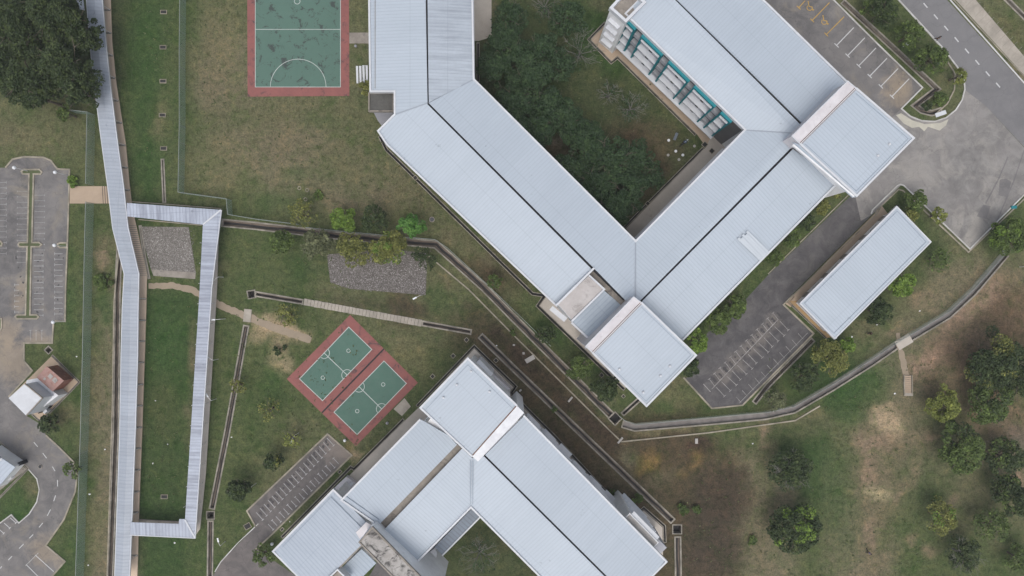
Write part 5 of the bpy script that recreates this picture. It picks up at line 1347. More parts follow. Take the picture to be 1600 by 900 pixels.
# ------------------------------------------------------------------ trees
def tree(px, py, rpx, h, mat, label, dens=1.0, kind='tree', group=None, leaf=0.4, flat=0.55, seed=None, gap=0.25, name=None, bare=False, cat=None, lobes=None, tips=None):
    rs = np.random.RandomState(seed if seed is not None else int(px * 7 + py * 13) % 99991)
    hc = h * 0.68
    c = P(px, py, hc); r = rpx * S * (CAM_H - hc) / CAM_H * (1.2 if mat == 'leaf_court' else (1.18 if py < 420 and px < 700 and h < 7 else 1.05))
    o = thing(name or ('tree' if kind == 'tree' else kind), label, cat or ('tree' if kind == 'tree' else kind), (c.x, c.y, 0), group)
    tb = MB(); base = Vector((c.x, c.y, -0.05)); r0 = 0.05 + 0.018 * h
    if h > 1.6:
        top = Vector((c.x + rs.uniform(-.2, .2), c.y + rs.uniform(-.2, .2), h * 0.45))
        tb.path([base, base.lerp(top, .5) + Vector((rs.uniform(-.1, .1), rs.uniform(-.1, .1), 0)), top], [r0 * 1.5, r0 * 1.1, r0 * 0.85])
        nb = 7 if not bare else 12
        for i in range(nb):
            an = 2 * math.pi * i / nb + rs.uniform(-.3, .3); rr = r * rs.uniform(.55, .95)
            e = Vector((c.x + math.cos(an) * rr, c.y + math.sin(an) * rr, h * rs.uniform(.55, .9)))
            st = base.lerp(top, rs.uniform(.6, 1.0)); m_ = st.lerp(e, .5) + Vector((rs.uniform(-.15, .15) * r, rs.uniform(-.15, .15) * r, 0.1 * h))
            tb.path([st, m_, e], [r0 * .55, r0 * .35, r0 * .1], 5)
            for k in range(5 if bare else 3):
                t = rs.uniform(.3, 1); s2 = (st.lerp(m_, t * 2) if t < .5 else m_.lerp(e, t * 2 - 1))
                a2 = an + rs.uniform(-1.1, 1.1); e2 = s2 + Vector((math.cos(a2), math.sin(a2), .5)) * r * rs.uniform(.25, .45)
                tb.tube(s2, e2, r0 * .22, r0 * .06, 4)
                if bare:
                    for k2 in range(3):
                        t2 = rs.uniform(.3, 1); s3 = s2.lerp(e2, t2); a3 = a2 + rs.uniform(-1, 1)
                        tb.tube(s3, s3 + Vector((math.cos(a3), math.sin(a3), .3)) * r * rs.uniform(.12, .25), r0 * .12, r0 * .05, 3)
        tb.build('trunk', M['bark_pale'] if bare else M['bark'], o)
    # crown: leaf clumps gathered round uneven lobes
    nl = lobes or int(14 + r * 8)
    L = []
    squash = rs.uniform(.8, 1.0); phi = rs.uniform(0, 3.14)
    for i in range(nl):
        an = rs.uniform(0, 2 * math.pi); q = math.sqrt(rs.uniform(0, 1)) * 0.92
        x = math.cos(an) * q * r; y = math.sin(an) * q * r * squash
        x, y = x * math.cos(phi) - y * math.sin(phi), x * math.sin(phi) + y * math.cos(phi)
        z = h * (0.5 + 0.38 * (1 - q * q) + rs.uniform(-.09, .09))
        L.append((x, y, z, r * rs.uniform(.14, .34)))
    L = np.array(L)
    n = int(600 * r * r * dens * (0.36 / leaf) ** 2)
    n = min(n, 26000)
    wts = L[:, 3] ** 2; wts /= wts.sum()
    idx = rs.choice(len(L), n, p=wts)
    dirs = rs.normal(size=(n, 3)); dirs /= np.linalg.norm(dirs, axis=1)[:, None]
    dirs[:, 2] = np.abs(dirs[:, 2]) * 1.0 - 0.25
    rad = L[idx, 3] * (0.55 + 0.5 * rs.rand(n) ** 0.5)
    pos = L[idx, :3] + dirs * rad[:, None] * np.array([1, 1, min(0.8, flat + h * 0.02)])
    # thin out some directions so that the ground shows through
    keep = rs.rand(n) > gap * (0.5 + 0.5 * np.sin(pos[:, 0] * 4.1 + pos[:, 1] * 3.3 + phi * 5))
    pos = pos[keep]; n = len(pos)
    nrm = rs.normal(size=(n, 3)) * 0.55 + np.array([0, 0, 1.0]); nrm /= np.linalg.norm(nrm, axis=1)[:, None]
    t = rs.normal(size=(n, 3)); u = np.cross(nrm, t); u /= np.linalg.norm(u, axis=1)[:, None]; v = np.cross(nrm, u)
    sz = leaf * rs.uniform(.55, 1.25, n)[:, None]
    cx = np.array([c.x, c.y, 0]) - np.array([c.x, c.y, 0])
    a = pos - u * sz * .5; b = pos + v * sz * .32; d = pos + u * sz * .5; e = pos - v * sz * .32
    vs = np.stack([a, b, d, e], 1).reshape(-1, 3)
    me = bpy.data.meshes.new('crown')
    me.vertices.add(4 * n); me.vertices.foreach_set('co', vs.astype(np.float32).ravel())
    me.loops.add(4 * n); me.loops.foreach_set('vertex_index', np.arange(4 * n, dtype=np.int32))
    me.polygons.add(n); me.polygons.foreach_set('loop_start', np.arange(0, 4 * n, 4, dtype=np.int32)); me.polygons.foreach_set('loop_total', np.full(n, 4, dtype=np.int32))
    me.materials.append(M[mat])
    if tips:
        me.materials.append(M[tips])
        hot = rs.choice(len(L), max(1, len(L) // 4), replace=False)
        mi = (np.isin(idx[keep], hot) & (rs.rand(n) < .7)).astype(np.int32)
        me.polygons.foreach_set('material_index', mi)
    me.update(); me.validate()
    co = bpy.data.objects.new('crown' if kind == 'tree' else 'foliage', me); COL.objects.link(co); co.parent = o
    return o
TR = [
 # px, py, r, h, mat, dens, gap, bare, tips, label
 (22, 38, 50, 13, 'leaf_dark', 1.1, .1, 0, None, 'huge dark forest tree filling the top left corner'),
 (88, 28, 46, 13, 'leaf_dark', 1.1, .1, 0, None, 'huge dark forest tree at the top edge, left of the walkway roof'),
 (122, 48, 30, 11, 'leaf_dark', 1.1, .1, 0, None, 'dark forest tree leaning over the walkway roof'),
 (35, 112, 48, 12, 'leaf_dark', 1.1, .1, 0, None, 'huge dark forest tree at the left edge, below the corner one'),
 (100, 105, 42, 12, 'leaf_dark', 1.1, .1, 0, None, 'big dark forest tree in the middle of the forest patch'),
 (125, 145, 24, 9, 'leaf_dark', 1.1, .1, 0, None, 'lowest dark forest tree, close to the fence corner'),
 (60, 150, 26, 9, 'leaf_dark', 1.1, .15, 0, None, 'dark forest tree on the lower rim of the forest patch'),
 (103, 177, 12, 4, 'leaf_mid', .7, .3, 0, None, 'small lighter green tree at the foot of the forest patch'),
 (535, 343, 18, 6, 'leaf_bright', 1.0, .15, 0, None, 'bright yellow green tree, first of the row above the drain'),
 (585, 341, 19, 6, 'leaf_dark', .6, .45, 0, None, 'dull dark tree between the two bright ones above the drain'),
 (641, 354, 18, 6, 'leaf_vivid', 1.0, .15, 0, None, 'vivid green tree nearest the round manhole above the gravel'),
 (472, 335, 20, 5, 'leaf_olive', .18, .6, 0, None, 'almost leafless olive tree above the drain at the left of the row'),
 (441, 379, 19, 5, 'leaf_mid', .55, .35, 0, None, 'mid green loose tree below the drain, leftmost of its row'),
 (493, 384, 22, 6, 'leaf_grey', .7, .25, 0, None, 'grey green rounded tree left of the gravel patch'),
 (551, 388, 24, 6, 'leaf_olive', .45, .45, 0, None, 'thin olive tree over the left half of the gravel patch'),
 (607, 388, 25, 6, 'leaf_olive', .8, .3, 0, 'leaf_bright', 'yellow olive tree over the middle of the gravel patch'),
 (662, 401, 17, 5, 'leaf_dark', .3, .5, 0, None, 'very thin dark tree at the right end of the gravel patch'),
 (773, 439, 11, 4, 'leaf_mid', .7, .3, 0, None, 'small green tree beside the bend of the long drain'),
 (853, 523, 14, 4.5, 'leaf_dark', .7, .3, 0, None, 'small tree on the strip left of the corner tower, upper one'),
 (905, 573, 19, 5, 'leaf_mid', .8, .3, 0, None, 'mid green tree on the strip left of the corner tower, middle one'),
 (948, 607, 22, 5.5, 'leaf_dark', .9, .25, 0, None, 'dark tree beside the feeder drain below the corner tower'),
 (1150, 478, 18, 5, 'leaf_mid', 1.0, .15, 0, None, 'hedge tree above the dark car park, top one'),
 (1122, 503, 21, 5, 'leaf_mid', 1.0, .15, 0, None, 'hedge tree above the dark car park, big middle one'),
 (1088, 533, 18, 5, 'leaf_bright', .9, .2, 0, None, 'brighter hedge tree touching the right corner of the tower'),
 (1078, 572, 15, 4.5, 'leaf_dark', 1.0, .15, 0, None, 'dark tree under the right corner of the tower roof'),
 (1210, 402, 14, 4, 'leaf_mid', .9, .2, 0, None, 'planting tree between the lane and the building, lower one'),
 (1237, 372, 14, 3.5, 'leaf_mid', .9, .2, 0, None, 'planting tree between the lane and the building, second from below'),
 (1262, 345, 13, 3.5, 'leaf_dark', .8, .3, 0, None, 'planting tree between the lane and the building, third from below'),
 (1285, 322, 12, 3.5, 'leaf_olive', .9, .2, 0, None, 'olive planting tree between the lane and the building, fourth from below'),
 (1306, 303, 9, 3, 'leaf_olive', .8, .2, 0, None, 'small olive planting tree nearest the upper tower'),
 (1433, 313, 18, 5, 'leaf_mid', .8, .25, 0, None, 'tree at the tip of the planting triangle above the shed'),
 (1420, 336, 15, 4, 'leaf_olive', .5, .4, 0, None, 'thin tree close to the upper corner of the shed'),
 (1468, 336, 12, 4, 'leaf_yellow', .5, .4, 0, None, 'small yellowish tree overhanging the kerb of the turning area'),
 (1468, 404, 20, 4, 'leaf_mid', .25, .5, 0, None, 'very thin tree right of the shed'),
 (1411, 445, 18, 4.5, 'leaf_bright', .9, .25, 0, None, 'bright green tree below the right corner of the shed'),
 (1374, 486, 22, 5, 'leaf_dark', .9, .2, 0, None, 'dark tree along the lower right side of the shed'),
 (1325, 540, 13, 4, 'leaf_bright', .8, .2, 0, None, 'small bright tree below the bottom corner of the shed'),
 (1298, 560, 27, 5.5, 'leaf_olive', .6, .35, 0, None, 'wide olive tree between the shed and the curving drain'),
 (1256, 588, 22, 5, 'leaf_dark', .7, .3, 0, None, 'dark tree right of the drain beside the lower car park'),
 (1213, 625, 17, 4.5, 'leaf_grey', .4, .4, 0, None, 'faint grey green tree on the bend of the curving drain'),
 (1583, 366, 28, 6, 'leaf_mid', 1.0, .2, 0, 'leaf_bright', 'large green tree at the right edge where the drain ends'),
 (1553, 560, 44, 8, 'leaf_dark', .9, .25, 0, 'leaf_olive', 'largest dark tree at the right edge'),
 (1598, 590, 30, 7, 'leaf_dark', .9, .3, 0, None, 'dark tree cut by the right edge, touching the largest one'),
 (1476, 630, 27, 6, 'leaf_yellow', .8, .3, 0, None, 'yellow green tree below the concrete steps'),
 (1552, 628, 34, 6.5, 'leaf_mid', .8, .3, 0, 'leaf_dark', 'mid green tree right of the yellow green one'),
 (1508, 700, 38, 7, 'leaf_mid', .8, .35, 0, 'leaf_dark', 'broad green tree in the middle of the right field'),
 (1573, 716, 27, 6, 'leaf_dark', .8, .3, 0, 'leaf_mid', 'dark tree touching the right side of the broad green one'),
 (1582, 775, 30, 6, 'leaf_dark', .8, .3, 0, 'leaf_mid', 'dark leafy tree at the right edge, above the bottom corner'),
 (1236, 736, 31, 6, 'leaf_dark', .55, .4, 1, None, 'half bare dark tree with grey twigs in its middle, lower right field'),
 (1246, 824, 37, 7, 'leaf_dark', 1.0, .2, 0, 'leaf_bright', 'big tree with bright yellow green tips in the lower field'),
 (1470, 810, 26, 5, 'leaf_olive', .45, .45, 0, 'leaf_bright', 'low thin olive tree with bright tips in the right field'),
 (1553, 822, 26, 5, 'leaf_mid', .3, .5, 0, None, 'faint scrubby tree in the lower right, below the leafy dark one'),
 (1508, 868, 26, 5, 'leaf_dark', .45, .45, 1, None, 'scraggy dark tree near the bottom right corner'),
 (1592, 872, 20, 4, 'leaf_mid', .5, .4, 0, None, 'small tree in the bottom right corner'),
 (1358, 6, 14, 4, 'leaf_mid', .8, .3, 0, None, 'small tree at the top edge on the traffic island'),
 (1382, 20, 22, 5.5, 'leaf_dark', .9, .2, 0, 'leaf_mid', 'first round tree on the traffic island'),
 (1424, 52, 20, 5.5, 'leaf_mid', .9, .2, 0, None, 'second round tree on the traffic island'),
 (1457, 92, 24, 6, 'leaf_mid', .95, .2, 0, 'leaf_dark', 'third and broadest round tree on the traffic island'),
 (1499, 118, 13, 4, 'leaf_yellow', .5, .35, 0, None, 'thin yellowish tree overhanging the island kerb'),
 (372, 766, 18, 5, 'leaf_dark', 1.0, .15, 0, None, 'dark tree left of the striped car park, nearest the drain'),
 (427, 722, 15, 4.5, 'leaf_dark', .8, .25, 0, 'leaf_olive', 'small dark olive tree above the striped car park'),
 (456, 685, 16, 4, 'leaf_yellow', .10, .3, 0, None, 'nearly leafless sapling with yellow leaf dots above the striped car park'),
 (420, 640, 18, 3.5, 'leaf_olive', .12, .5, 0, None, 'very faint low tree left of the twin courts'),
 (447, 492, 18, 4, 'leaf_olive', .2, .5, 0, None, 'faint olive tree above the twin courts and the sandy path'),
 (410, 868, 16, 4.5, 'leaf_mid', .5, .4, 0, None, 'spiky green tree at the left corner of the hall roof'),
 (370, 604, 13, 4, 'leaf_olive', .25, .4, 0, None, 'thin sapling overhanging the straight drain'),
 (112, 735, 13, 4, 'leaf_mid', .4, .45, 0, None, 'small tree leaning over the outer bend of the left road'),
 (75, 664, 17, 4, 'leaf_dark', .6, .35, 0, None, 'low dark tree below the pump house yard'),
 (572, 137, 10, 3, 'leaf_olive', .8, .2, 0, None, 'olive shrubby tree beside the white bleacher'),
 # shaded courtyard of the upper block
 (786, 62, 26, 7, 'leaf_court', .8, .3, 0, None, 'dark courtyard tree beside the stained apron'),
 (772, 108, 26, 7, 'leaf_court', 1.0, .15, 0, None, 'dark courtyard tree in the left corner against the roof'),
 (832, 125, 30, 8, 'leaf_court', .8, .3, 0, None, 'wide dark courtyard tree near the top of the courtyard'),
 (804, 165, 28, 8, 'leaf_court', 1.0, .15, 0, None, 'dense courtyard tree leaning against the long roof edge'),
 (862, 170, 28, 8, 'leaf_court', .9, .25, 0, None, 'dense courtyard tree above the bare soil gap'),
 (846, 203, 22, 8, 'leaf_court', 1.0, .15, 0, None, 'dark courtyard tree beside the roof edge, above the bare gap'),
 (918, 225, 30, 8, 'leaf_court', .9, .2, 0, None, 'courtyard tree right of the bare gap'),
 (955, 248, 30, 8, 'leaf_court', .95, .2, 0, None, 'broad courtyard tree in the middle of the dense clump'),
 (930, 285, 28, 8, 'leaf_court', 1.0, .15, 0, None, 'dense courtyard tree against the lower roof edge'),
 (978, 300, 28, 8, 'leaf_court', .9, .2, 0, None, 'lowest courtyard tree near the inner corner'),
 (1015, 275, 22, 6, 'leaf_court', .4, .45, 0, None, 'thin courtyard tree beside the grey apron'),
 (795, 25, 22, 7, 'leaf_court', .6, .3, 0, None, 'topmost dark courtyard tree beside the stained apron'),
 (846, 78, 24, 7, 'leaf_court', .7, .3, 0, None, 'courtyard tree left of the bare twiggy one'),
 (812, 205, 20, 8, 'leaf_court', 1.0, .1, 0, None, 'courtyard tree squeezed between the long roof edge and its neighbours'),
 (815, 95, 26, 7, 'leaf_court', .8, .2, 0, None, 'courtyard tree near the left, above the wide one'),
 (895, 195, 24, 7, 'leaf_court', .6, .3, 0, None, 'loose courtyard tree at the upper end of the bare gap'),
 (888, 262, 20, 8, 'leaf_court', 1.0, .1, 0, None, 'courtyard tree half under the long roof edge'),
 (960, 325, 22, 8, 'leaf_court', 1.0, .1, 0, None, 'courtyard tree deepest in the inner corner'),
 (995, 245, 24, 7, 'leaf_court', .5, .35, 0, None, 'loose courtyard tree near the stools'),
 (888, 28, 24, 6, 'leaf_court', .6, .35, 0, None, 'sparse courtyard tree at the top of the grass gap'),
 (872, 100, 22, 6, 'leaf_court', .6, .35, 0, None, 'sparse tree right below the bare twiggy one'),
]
for t in TR:
    tree(t[0], t[1], t[2], t[3], t[4], t[9], t[5], gap=t[6], bare=bool(t[7]), tips=t[8])
for t in ((906, 80, 26, 5, 'bare grey twiggy tree left of the stair tower'), (852, 6, 22, 5, 'bare grey twiggy tree at the top edge of the courtyard'), (952, 145, 15, 4, 'small bare tree on the courtyard grass, upper one'), (986, 166, 20, 4.5, 'bare tree on the courtyard grass nearest the teal facade'), (748, 868, 26, 5, 'bare grey tree in the lower block courtyard')):
    tree(t[0], t[1], t[2], t[3], 'leaf_court', t[4], .05, gap=.5, bare=True)
SH = [(113, 284, 8, .9, 'leaf_bright', 'bright fern like clump beside the left car park kerb'), (433, 549, 7, 1.2, 'leaf_dark', 'small dark shrub alone on the bare sandy patch'), (445, 543, 4, .7, 'leaf_dark', 'tiny dark shrub right of the one on the sandy patch'),
      (955, 770, 6, 1.2, 'leaf_mid', 'green shrub growing from the apron drain of the lower block'), (998, 780, 9, 1.2, 'leaf_mid', 'low green shrub in the notch of the apron drain'), (1066, 798, 9, 1.0, 'leaf_mid', 'low shrub right of the corner sump'),
      (1470, 155, 12, 1.4, 'leaf_mid', 'low green bush in the rounded island end'), (1450, 165, 8, 1.0, 'leaf_dark', 'dark low bush at the tip of the island drain'), (866, 640, 5, .9, 'leaf_mid', 'tiny weed clump on the diagonal drain'), (1265, 480 - 480 + 400, 0, 0, '', ''),
      (160, 440, 14, 1.0, 'leaf_mid', 'low green bush left of the long walkway bend'), (1300, 300, 7, 1.4, 'leaf_olive', 'olive bush tucked under the upper tower'), (802, 520, 5, .8, 'leaf_mid', 'tiny green clump between the two drains'), (497, 305, 7, .5, 'leaf_mid', 'low weed clump in the lower part of the sports field'),
      (1560, 640, 0, 0, '', ''), (1090, 795, 7, .8, 'leaf_mid', 'faint weed clump on the dark mud'), (1176, 845, 8, .8, 'leaf_mid', 'lone weed clump at the edge of the dark mud near the bottom')]
for s in SH:
    if s[2]: tree(s[0], s[1], s[2], s[3], s[4], s[5], .8, kind='shrub', leaf=.26, gap=.2)

# weeds scattered over the grass: one mass nobody could count
rs = np.random.RandomState(77); vs = []; fs = []
n = 0
for k in range(7000):
    px, py = rs.uniform(0, 1600), rs.uniform(0, 900)
    ok = (1200 < px and py > 560) or (365 < px < 760 and 160 < py < 340 and px < 590 + (py - 200) * 1.05) or (345 < px < 560 and 395 < py < 700) or (1060 < px and py > 700) or (225 < px < 285 and py < 300) or (232 < px < 296 and 470 < py < 800) or (298 < px < 380 and py < 300) or (850 < px < 1050 and 60 < py < 210)
    if not ok: continue
    c = P(px, py, 0); s = rs.uniform(.05, .16)
    for j in range(3):
        a = rs.uniform(0, 6.28); q = rs.uniform(0, .25); x = c.x + math.cos(a) * q; y = c.y + math.sin(a) * q; b = rs.uniform(0, 3.14)
        u = (math.cos(b) * s, math.sin(b) * s); m_ = len(vs)
        vs += [(x - u[0], y - u[1], .02), (x + u[1] * .6, y - u[0] * .6, .1), (x + u[0], y + u[1], .05), (x - u[1] * .6, y + u[0] * .6, .14)]
        fs.append((m_, m_ + 1, m_ + 2, m_ + 3))
M['weed'] = leafmat('weeds', (0.075, 0.1, 0.04), (0.1, 0.12, 0.05), (0.15, 0.155, 0.075))
mb = MB(); mb.v = vs; mb.f = fs; mb.uv = [(0, 0)] * len(vs); mb.m = [0] * len(fs)
tag(mb.build('weeds', M['weed']), 'scattered weeds in the grass', None, None, 'stuff')

# ------------------------------------------------------------------ lamps
def lamp(base, head, label, kind='globe', h=3.0):
    b = P2(*base); hd = P(head[0], head[1], h)
    o = thing('street_lamp', label, 'lamp post', (b.x, b.y, 0), 'lamp posts')
    MB().tube((b.x, b.y, 0), (b.x, b.y, h - .15), 0.06, 0.045, 8).build('pole', M['pole'], o)
    if kind == 'globe': MB().tube((b.x, b.y, h - .15), (b.x, b.y, h), 0.12, 0.12, 8).ball((b.x, b.y, h + .22), 0.3, 12, 8).build('globe', M['globe'], o)
    else:
        d = Vector((hd.x - b.x, hd.y - b.y)); d = d.normalized() if d.length > .05 else Vector((1, 0))
        e = Vector((b.x + d.x * 1.1, b.y + d.y * 1.1))
        MB().path([(b.x, b.y, h - .15), (b.x + d.x * .4, b.y + d.y * .4, h + .1), (e.x, e.y, h + .12)], [.045, .04, .03], 6).build('arm', M['pole'], o)
        MB().box(e, (d.x, d.y), 0.7, 0.24, h + .06, h + .18).build('lamp_head', M['globe'], o)
    return o
lamp((102, 502), (84, 500), 'white globe lamp at the lower corner of the left car park kerb')
lamp((104, 385), (86, 381), 'white globe lamp beside the short islet of the left car park')
lamp((105, 274), (88, 271), 'white globe lamp at the upper right of the left car park')
lamp((43, 267), (25, 263), 'white globe lamp at the upper left of the left car park')
for (b, l) in (((352, 498), 'upper slender lamp between the loop walkway and the sandy path'), ((341, 561), 'slender lamp on the right of the loop walkway, second from the top'), ((338, 623), 'slender lamp on the right of the loop walkway, third from the top'), ((352, 846), 'slender lamp right of the bottom bend of the loop walkway'), ((349, 433), 'slender lamp nearest the top bend of the loop walkway')):
    lamp(b, (b[0] - 10, b[1] + 1), l, 'arm', 2.2)
lamp((1593, 417), (1583, 406), 'street lamp with a curved arm near the right edge', 'arm', 5)
lamp((467, 676), (456, 688), 'thin lamp post at the sapling above the striped car park', 'arm', 2.6)
lamp((400, 755), (388, 762), 'thin lamp post beside the dark tree near the striped car park', 'arm', 2.6)
lamp((660, 461), (648, 466), 'thin leaning lamp post at the lower right corner of the gravel patch', 'arm', 2.4)
lamp((1411, 73), (1411, 73), 'small white lamp post on the traffic island', 'globe', 1.2)
for p_, l in (((540, 687), 'white globe bollard light beside the striped car park corner'), ((557, 74), 'grey globe bollard light above the bleacher'), ((606, 660), 'grey globe bollard light beside the ramp of the twin courts'), ((427, 848), 'small globe bollard light near the hall corner')):
    c = P2(*p_); o = thing('bollard_light', l, 'bollard light', (c.x, c.y, 0), 'bollard lights')
    MB().tube((c.x, c.y, 0), (c.x, c.y, .5), .07, .06).build('stem', M['post'], o)
    MB().ball((c.x, c.y, .68), .27, 12, 8).build('globe', M['globe'] if p_[0] in (540, 427) else M['glass_grey'], o)

# ------------------------------------------------------------------ inspection chambers
def chamber(px, py, w, l, ang, label, pale=True, rnd=False, grp='inspection chambers'):
    c = P2(px, py); a = math.radians(ang); d = (math.cos(a), math.sin(a))
    o = thing('inspection_chamber', label, 'manhole', (c.x, c.y, 0), grp)
    if rnd:
        MB().tube((c.x, c.y, 0), (c.x, c.y, .08), w * S / 2 + .12, w * S / 2 + .12, 20).build('rim', M['gutter'], o)
        MB().tube((c.x, c.y, .08), (c.x, c.y, .1), w * S / 2, w * S / 2, 20).build('cover', M['glass'], o)
        return
    MB().box(c, d, w * S + .2, l * S + .2, 0, .1).build('rim', M['kerb'] if pale else M['gutter'], o)
    MB().box(c, d, w * S, l * S, .1, .13).build('cover', M['drain_dark'], o)
for (x, y, l) in ((256, 19, 'topmost'), (255, 74, 'second'), (255, 127, 'third'), (254, 180, 'fourth'), (256, 232, 'fifth and faintest')):
    chamber(x, y, 8.5, 4.5, 0, l + ' inspection chamber of the line on the grass left of the fence')
chamber(257, 776, 9, 5, 0, 'inspection chamber inside the loop walkway lawn')
chamber(649, 278, 5, 5, 40, 'square inspection chamber beside the long roof edge')
chamber(729, 531, 4.5, 4.5, 45, 'inspection chamber nearest the apex of the lower block')
chamber(708, 556, 4.5, 4.5, 45, 'inspection chamber on the grass above the tower, middle of three')
chamber(676, 588, 4.5, 4.5, 45, 'inspection chamber on the grass above the tower, lowest of three')
chamber(775, 563, 4.5, 4.5, 45, 'inspection chamber between the diagonal drain and the tower')
chamber(940, 586, 4.5, 4.5, 45, 'inspection chamber on the strip above the dark tree by the feeder drain')
chamber(974, 619, 3.5, 3.5, 45, 'small inspection chamber beside the feeder drain')
chamber(531, 737, 4, 3, 45, 'inspection chamber at the upper right end of the striped car park')
chamber(441, 827, 4, 3, 45, 'inspection chamber at the lower end of the striped car park')
chamber(1112, 236, 5.5, 5.5, 45, 'black square chamber on the grey courtyard apron')
chamber(1101, 226, 6, 6, 45, 'black square sump where the courtyard drains meet')
chamber(1012, 318, 4.5, 4.5, 45, 'black square sump halfway along the courtyard apron')
chamber(675, 343, 6.5, 6.5, 0, 'round dark manhole near the vivid green tree', rnd=True)
chamber(63, 729, 5, 5, 0, 'round dark manhole in the curved left road', rnd=True)
chamber(387, 822, 9, 7, 30, 'dark rectangular chamber at the left corner of the striped car park')
for (x, y, l) in ((468, 294, 'left one'), (480, 297, 'right one'), (477.5, 311.5, 'lower one')):
    c = P2(x, y); o = thing('well_ring', 'small pale concrete ring sunk in the sports field grass, %s of three' % l, 'concrete ring', (c.x, c.y, 0), 'small rings in the grass')
    MB().ribbon([Vector((c.x + .28 * math.cos(t * .5236), c.y + .28 * math.sin(t * .5236))) for t in range(12)], .1, 0, .1, True).build('ring', M['kerb'], o)

# litter and small stones
rs = random.Random(12)
LT = [(1370, 507, 'beside the dark shed tree'), (1331, 526, 'below the shed corner'), (239, 724, 'inside the walkway loop, the brightest scrap'), (164, 702, 'between the tall fence and the long walkway'), (140, 772, 'against the foot of the tall fence'), (138, 883, 'at the bottom of the tall fence'), (273, 848, 'below the bottom run of the loop walkway'),
      (776, 840 - 300, 'by the lower block drain'), (915, 543, 'near the strip trees'), (1398, 615, 'left of the concrete steps'), (362, 683, 'right of the straight drain'), (120, 557, 'on the lawn near the pump house'), (453, 815, 'near the striped car park end'), (1437, 486, 'on the soil near the right lamp'), (243, 626, 'in the middle of the loop lawn'), (1306, 528, 'on the kerb end under the shed'), (1176, 693, 'on the brown track'), (262, 694, 'in the lower loop lawn')]
for i, (x, y, l) in enumerate(LT):
    c = P2(x, y); mb = MB(); k = 7; s = rs.uniform(.12, .24)
    ring = [(c.x + s * math.cos(6.283 * j / k) * rs.uniform(.6, 1.2), c.y + s * math.sin(6.283 * j / k) * rs.uniform(.5, 1), rs.uniform(.02, .08)) for j in range(k)]
    mb.add(ring + [(c.x, c.y, .16)], [(j, (j + 1) % k, k) for j in range(k)])
    tag(mb.build('litter', M['litter']), 'small white scrap of litter ' + l, 'litter', 'white scraps on the grass')
BD = [(828, 561, 1.7, .8, 30, 'pale flat concrete piece lying in the dark trench, upper one'), (891, 624, 1.1, .35, 50, 'pale pipe stub in the dark trench near its middle'), (969, 688, 1.3, .35, 50, 'pale pipe end at the lower corner of the trench'), (818, 552, .4, .4, 0, 'round grey stone beside the flat concrete piece'), (803, 539, .4, .3, 0, 'grey stone higher up in the dark trench'), (1088, 689, .5, .9, 0, 'grey stone on the reddish mud'), (813, 610, .5, .3, 40, 'pale stone between apron drain and diagonal drain')]
for x, y, l, w, a, lab in BD:
    c = P2(x, y); ar = math.radians(a); mb = MB(); mb.box(c, (math.cos(ar), math.sin(ar)), l, w, 0, .18)
    o = mb.build('concrete_fragment', M['slab']); tag(o, lab, 'rubble piece', 'loose concrete pieces')
    bm_ = o.modifiers.new('bevel', 'BEVEL'); bm_.width = .06; bm_.segments = 2
o = thing('marker_cover', 'pale steel cover lying on the rounded island end', 'metal cover', (P2(1469, 178).x, P2(1469, 178).y, 0))
MB().box(P2(1469, 178), (1, .35), 1.9, .7, 0.12, .2).build('plate', M['trim'], o)
mb = MB(); mb.box(P2(1583, 324), (1, .1), .9, .5, 0, .3); tag(mb.build('utility_box', M['teal']), 'small turquoise utility box at the plaza kerb near the right edge', 'utility box')
# chairs and stools left in the courtyard
for i, (x, y, l) in enumerate(((1044, 220, 'the pale leaning one'), (1084, 229, 'the one nearest the drain corner'), (1055, 237, 'the lower pale one'), (1043, 243, 'the lowest one'), (1066, 243, 'the lower right one'), (1060, 250, 'the pale one at the bottom'))):
    c = P2(x, y); o = thing('stool', 'grey stone stool in the shaded courtyard, ' + l, 'stool', (c.x, c.y, 0), 'courtyard stools')
    MB().tube((c.x, c.y, 0), (c.x, c.y, .4), .1, .13, 10).build('stem', M['slab'], o); MB().tube((c.x, c.y, .4), (c.x, c.y, .46), .24, .24, 12).build('seat', M['slab'] if i % 2 else M['white'], o)
c = P2(1055, 214); o = thing('bench', 'dark green slanting bench in the shaded courtyard', 'bench', (c.x, c.y, 0))
dv = Vector((.4, 1)).normalized()
MB().box(c, dv, 1.3, .45, .4, .46).build('seat', M['canopy'], o)
for s in (-1, 1): MB().box(c + dv * s * .5, dv, .08, .4, 0, .4).build('leg', M['post'], o)
# motorcycle
c = P2(1068, 224); o = thing('motorcycle', 'dark blue motorcycle with a pale stripe parked on the shaded courtyard grass', 'motorcycle', (c.x, c.y, 0))
dv = Vector((1, .85)).normalized(); nv = Vector((-dv.y, dv.x))
for s, nm in ((-.68, 'wheel'), (.68, 'wheel')):
    q = c + dv * s; w = MB(); k = 20
    for j in range(k):
        a0 = 6.283 * j / k; a1 = 6.283 * (j + 1) / k
        w.tube((q.x + dv.x * .25 * math.cos(a0), q.y + dv.y * .25 * math.cos(a0), .3 + .25 * math.sin(a0)), (q.x + dv.x * .25 * math.cos(a1), q.y + dv.y * .25 * math.cos(a1), .3 + .25 * math.sin(a1)), .05, .05, 6, False)
    wo = w.build('wheel', M['rubber'], o)
    MB().tube((q.x - nv.x * .06, q.y - nv.y * .06, .3), (q.x + nv.x * .06, q.y + nv.y * .06, .3), .16, .16, 12).build('hub', M['post'], wo)
